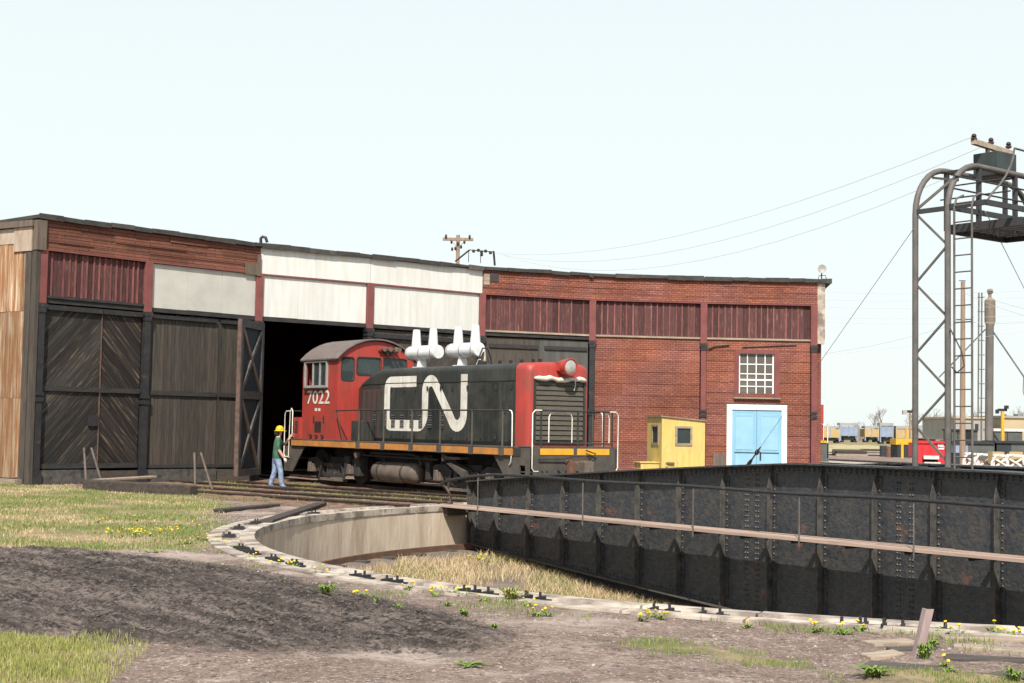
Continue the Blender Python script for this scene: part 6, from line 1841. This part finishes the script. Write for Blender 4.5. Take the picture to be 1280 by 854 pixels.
def rosette(name, n_, L, h, wd, seed, mt, parent):
    rr = random.Random(seed); m_ = MB()
    for k in range(n_):
        a = rr.uniform(0, 2 * PI); l_ = L * rr.uniform(.5, 1.1); hz_ = h * rr.uniform(.4, 1.1); w2 = wd * rr.uniform(.7, 1.2)
        c_, s_ = math.cos(a), math.sin(a); o0 = Vector((rr.uniform(-L, L) * .3, rr.uniform(-L, L) * .3, 0))
        pts = [(0, 0, .25), (.35, hz_ * .7, .9), (.7, hz_, .8), (1, hz_ * .8, .02)]
        vs_ = []
        for t, z, q_ in pts:
            for e in (-1, 1): vs_.append(o0 + Vector((c_ * l_ * t - s_ * e * w2 * q_, s_ * l_ * t + c_ * e * w2 * q_, z)))
        m_.add(vs_, [(0, 1, 3, 2), (2, 3, 5, 4), (4, 5, 7, 6)])
    return m_.build(name, MT[mt], parent)


def dandelion(x, y, nf, spread, seed, label, group, z=None):
    rr = random.Random(seed); p = at(x, y)
    zz_ = z if z is not None else float(gheight(np.array([[p.x, p.y]]))[0])
    if z is not None: p = at(x, y, z)
    t = thing('dandelion', (p.x, p.y, zz_), rr.uniform(0, 6), label, 'flower', group)
    rosette('leaves', 9, .11, .05, .014, seed, 'weed', t)
    for k in range(nf):
        a = rr.uniform(0, 2 * PI); d = spread * math.sqrt(rr.random()); h = rr.uniform(.05, .11)
        o = inst('flower', fme, None, t, (d * math.cos(a), d * math.sin(a), h)); o.rotation_euler = (rr.uniform(-.5, .5), rr.uniform(-.5, .5), 0); s_ = rr.uniform(.6, 1.15); o.scale = (s_, s_, s_)
        MB().tube([(d * math.cos(a) * .6, d * math.sin(a) * .6, 0), (d * math.cos(a), d * math.sin(a), h)], .003, 4).build('stem', MT['weed'], t)


GL = 'yellow dandelions in the lawn left of the pit'
for k, (x, y, nf) in enumerate([(153, 671, 5), (163, 667, 7), (172, 670, 7), (181, 667, 7), (188, 670, 5), (200, 668, 5), (210, 670, 4), (122, 655, 2), (171, 654, 2), (226, 659, 3), (236, 661, 2), (248, 675, 3), (257, 676, 4), (268, 679, 2), (139, 667, 2), (205, 614, 3), (300, 683, 1)]):
    dandelion(x, y, nf, .3, 100 + k, ['second', 'third', 'fourth', 'fifth', 'sixth', 'seventh', 'eighth', '', '', '', '', '', '', '', 'first'][k] + ' dandelion clump from the left in the main row on the lawn' if k < 7 or k == 14 else {7: 'lone dandelion pair left of and behind the main lawn row', 8: 'dandelion pair on the lawn just behind the main row', 9: 'dandelions on the lawn behind the right end of the main row', 10: 'dandelions between the main lawn row and the loose timbers', 11: 'leftmost dandelions of the group near the left pit rim', 12: 'middle dandelions of the group near the left pit rim', 13: 'rightmost dandelions of the group near the left pit rim', 15: 'yellow dandelions beside the long black beam', 16: 'single dandelion against the left tip of the coping'}[k], 'dandelions in the left lawn')
for k, (x, y, nf, sp_) in enumerate([(314, 699, 4, .18), (349, 707, 3, .15), (370, 709, 4, .15), (399, 718, 3, .15), (456, 745, 3, .12), (511, 737, 3, .1), (545, 745, 4, .16), (564, 743, 4, .14), (581, 745, 2, .1), (604, 751, 1, .05), (658, 757, 2, .1), (670, 769, 4, .14), (686, 770, 2, .12), (802, 777, 3, .1), (813, 771, 4, .14), (826, 774, 3, .12)]):
    dandelion(x, y, nf, sp_, 200 + k, ORD[k] + ' yellow dandelion clump from the left along the near coping', 'dandelions along the coping left half')
for k, (x, y, nf, sp_) in enumerate([(934, 785, 2, .1), (1018, 790, 2, .1), (1026, 789, 2, .08), (1051, 793, 1, .04), (1056, 791, 1, .06), (1078, 789, 2, .08), (1180, 789, 1, .03), (1184, 794, 1, .04), (1198, 794, 1, .04), (1241, 790, 1, .04), (1247, 793, 1, .04), (1254, 796, 2, .07), (1268, 797, 1, .04), (1278, 798, 2, .05), (1180, 836, 1, .03), (1185, 843, 1, .03)]):
    dandelion(x, y, nf, sp_, 300 + k, ORD[15 - k] + ' yellow dandelion clump counted from the right edge by the coping', 'dandelions along the coping right half')
for k, (x, y, nf) in enumerate([(600, 700, 6), (612, 703, 3)]): dandelion(x, y, nf, .3, 400 + k, ['larger', 'smaller'][k] + ' clump of yellow dandelions on the pit floor by the bridge end', 'dandelions on the pit floor', z=-1.15)


def tuft(x, y, n_, L, h, seed, label, grp, mt='weed', wd=.01):
    p = at(x, y); t = thing('weed_tuft', (p.x, p.y, float(gheight(np.array([[p.x, p.y]]))[0])), 0, label, 'weed', grp)
    tag(rosette('leaves', n_, L, h, wd, seed, mt, t), kind='stuff')


for k, (x, y, n_, L, h) in enumerate([(408, 751, 40, .16, .09), (640, 751, 60, .22, .16), (498, 764, 14, .08, .05), (470, 757, 10, .06, .05), (580, 770, 16, .08, .08), (617, 790, 14, .07, .06), (560, 757, 12, .08, .05), (590, 828, 24, .2, .03), (232, 679, 30, .25, .07), (193, 692, 24, .25, .05), (115, 604, 40, .5, .3), (38, 604, 30, .4, .25)]):
    tuft(x, y, n_, L, h, 500 + k, ['green leafy weed on the dirt below the left end of the coping', 'tall green grass tuft on the coping at centre', 'tiny weed beside the tip of the dark dirt bank', 'tiny weed left of the tip of the dark dirt bank', 'small weed in the dirt below the centre coping tuft', 'small weed at the tip of the dark dirt bank', 'small flat weed on gravel below the coping left of centre', 'flat pale weed patch on the dirt at bottom centre', 'green grass tuft at the right end of the lawn', 'green grass tuft at the lawn edge by the dirt bank', 'tall weed at the foot of the diagonal plank doors', 'tall weed by the left corner of the engine house'][k], 'weed tufts left of centre', 'freshgrass' if k in (1, 8, 9) else 'weed', .012)
for k, (x, y, n_, L, h, lb) in enumerate([(1092, 843, 60, .18, .08, 'broad leafy weed at the bottom right below the boards'), (1156, 825, 40, .09, .12, 'green weed growing at the foot of the leaning stake'), (1166, 808, 30, .1, .07, 'green weed right of the leaning stake top'), (1268, 852, 30, .1, .1, 'green weed in the bottom right corner')]):
    tuft(x, y, n_, L, h, 600 + k, lb, None, 'weed', .011)
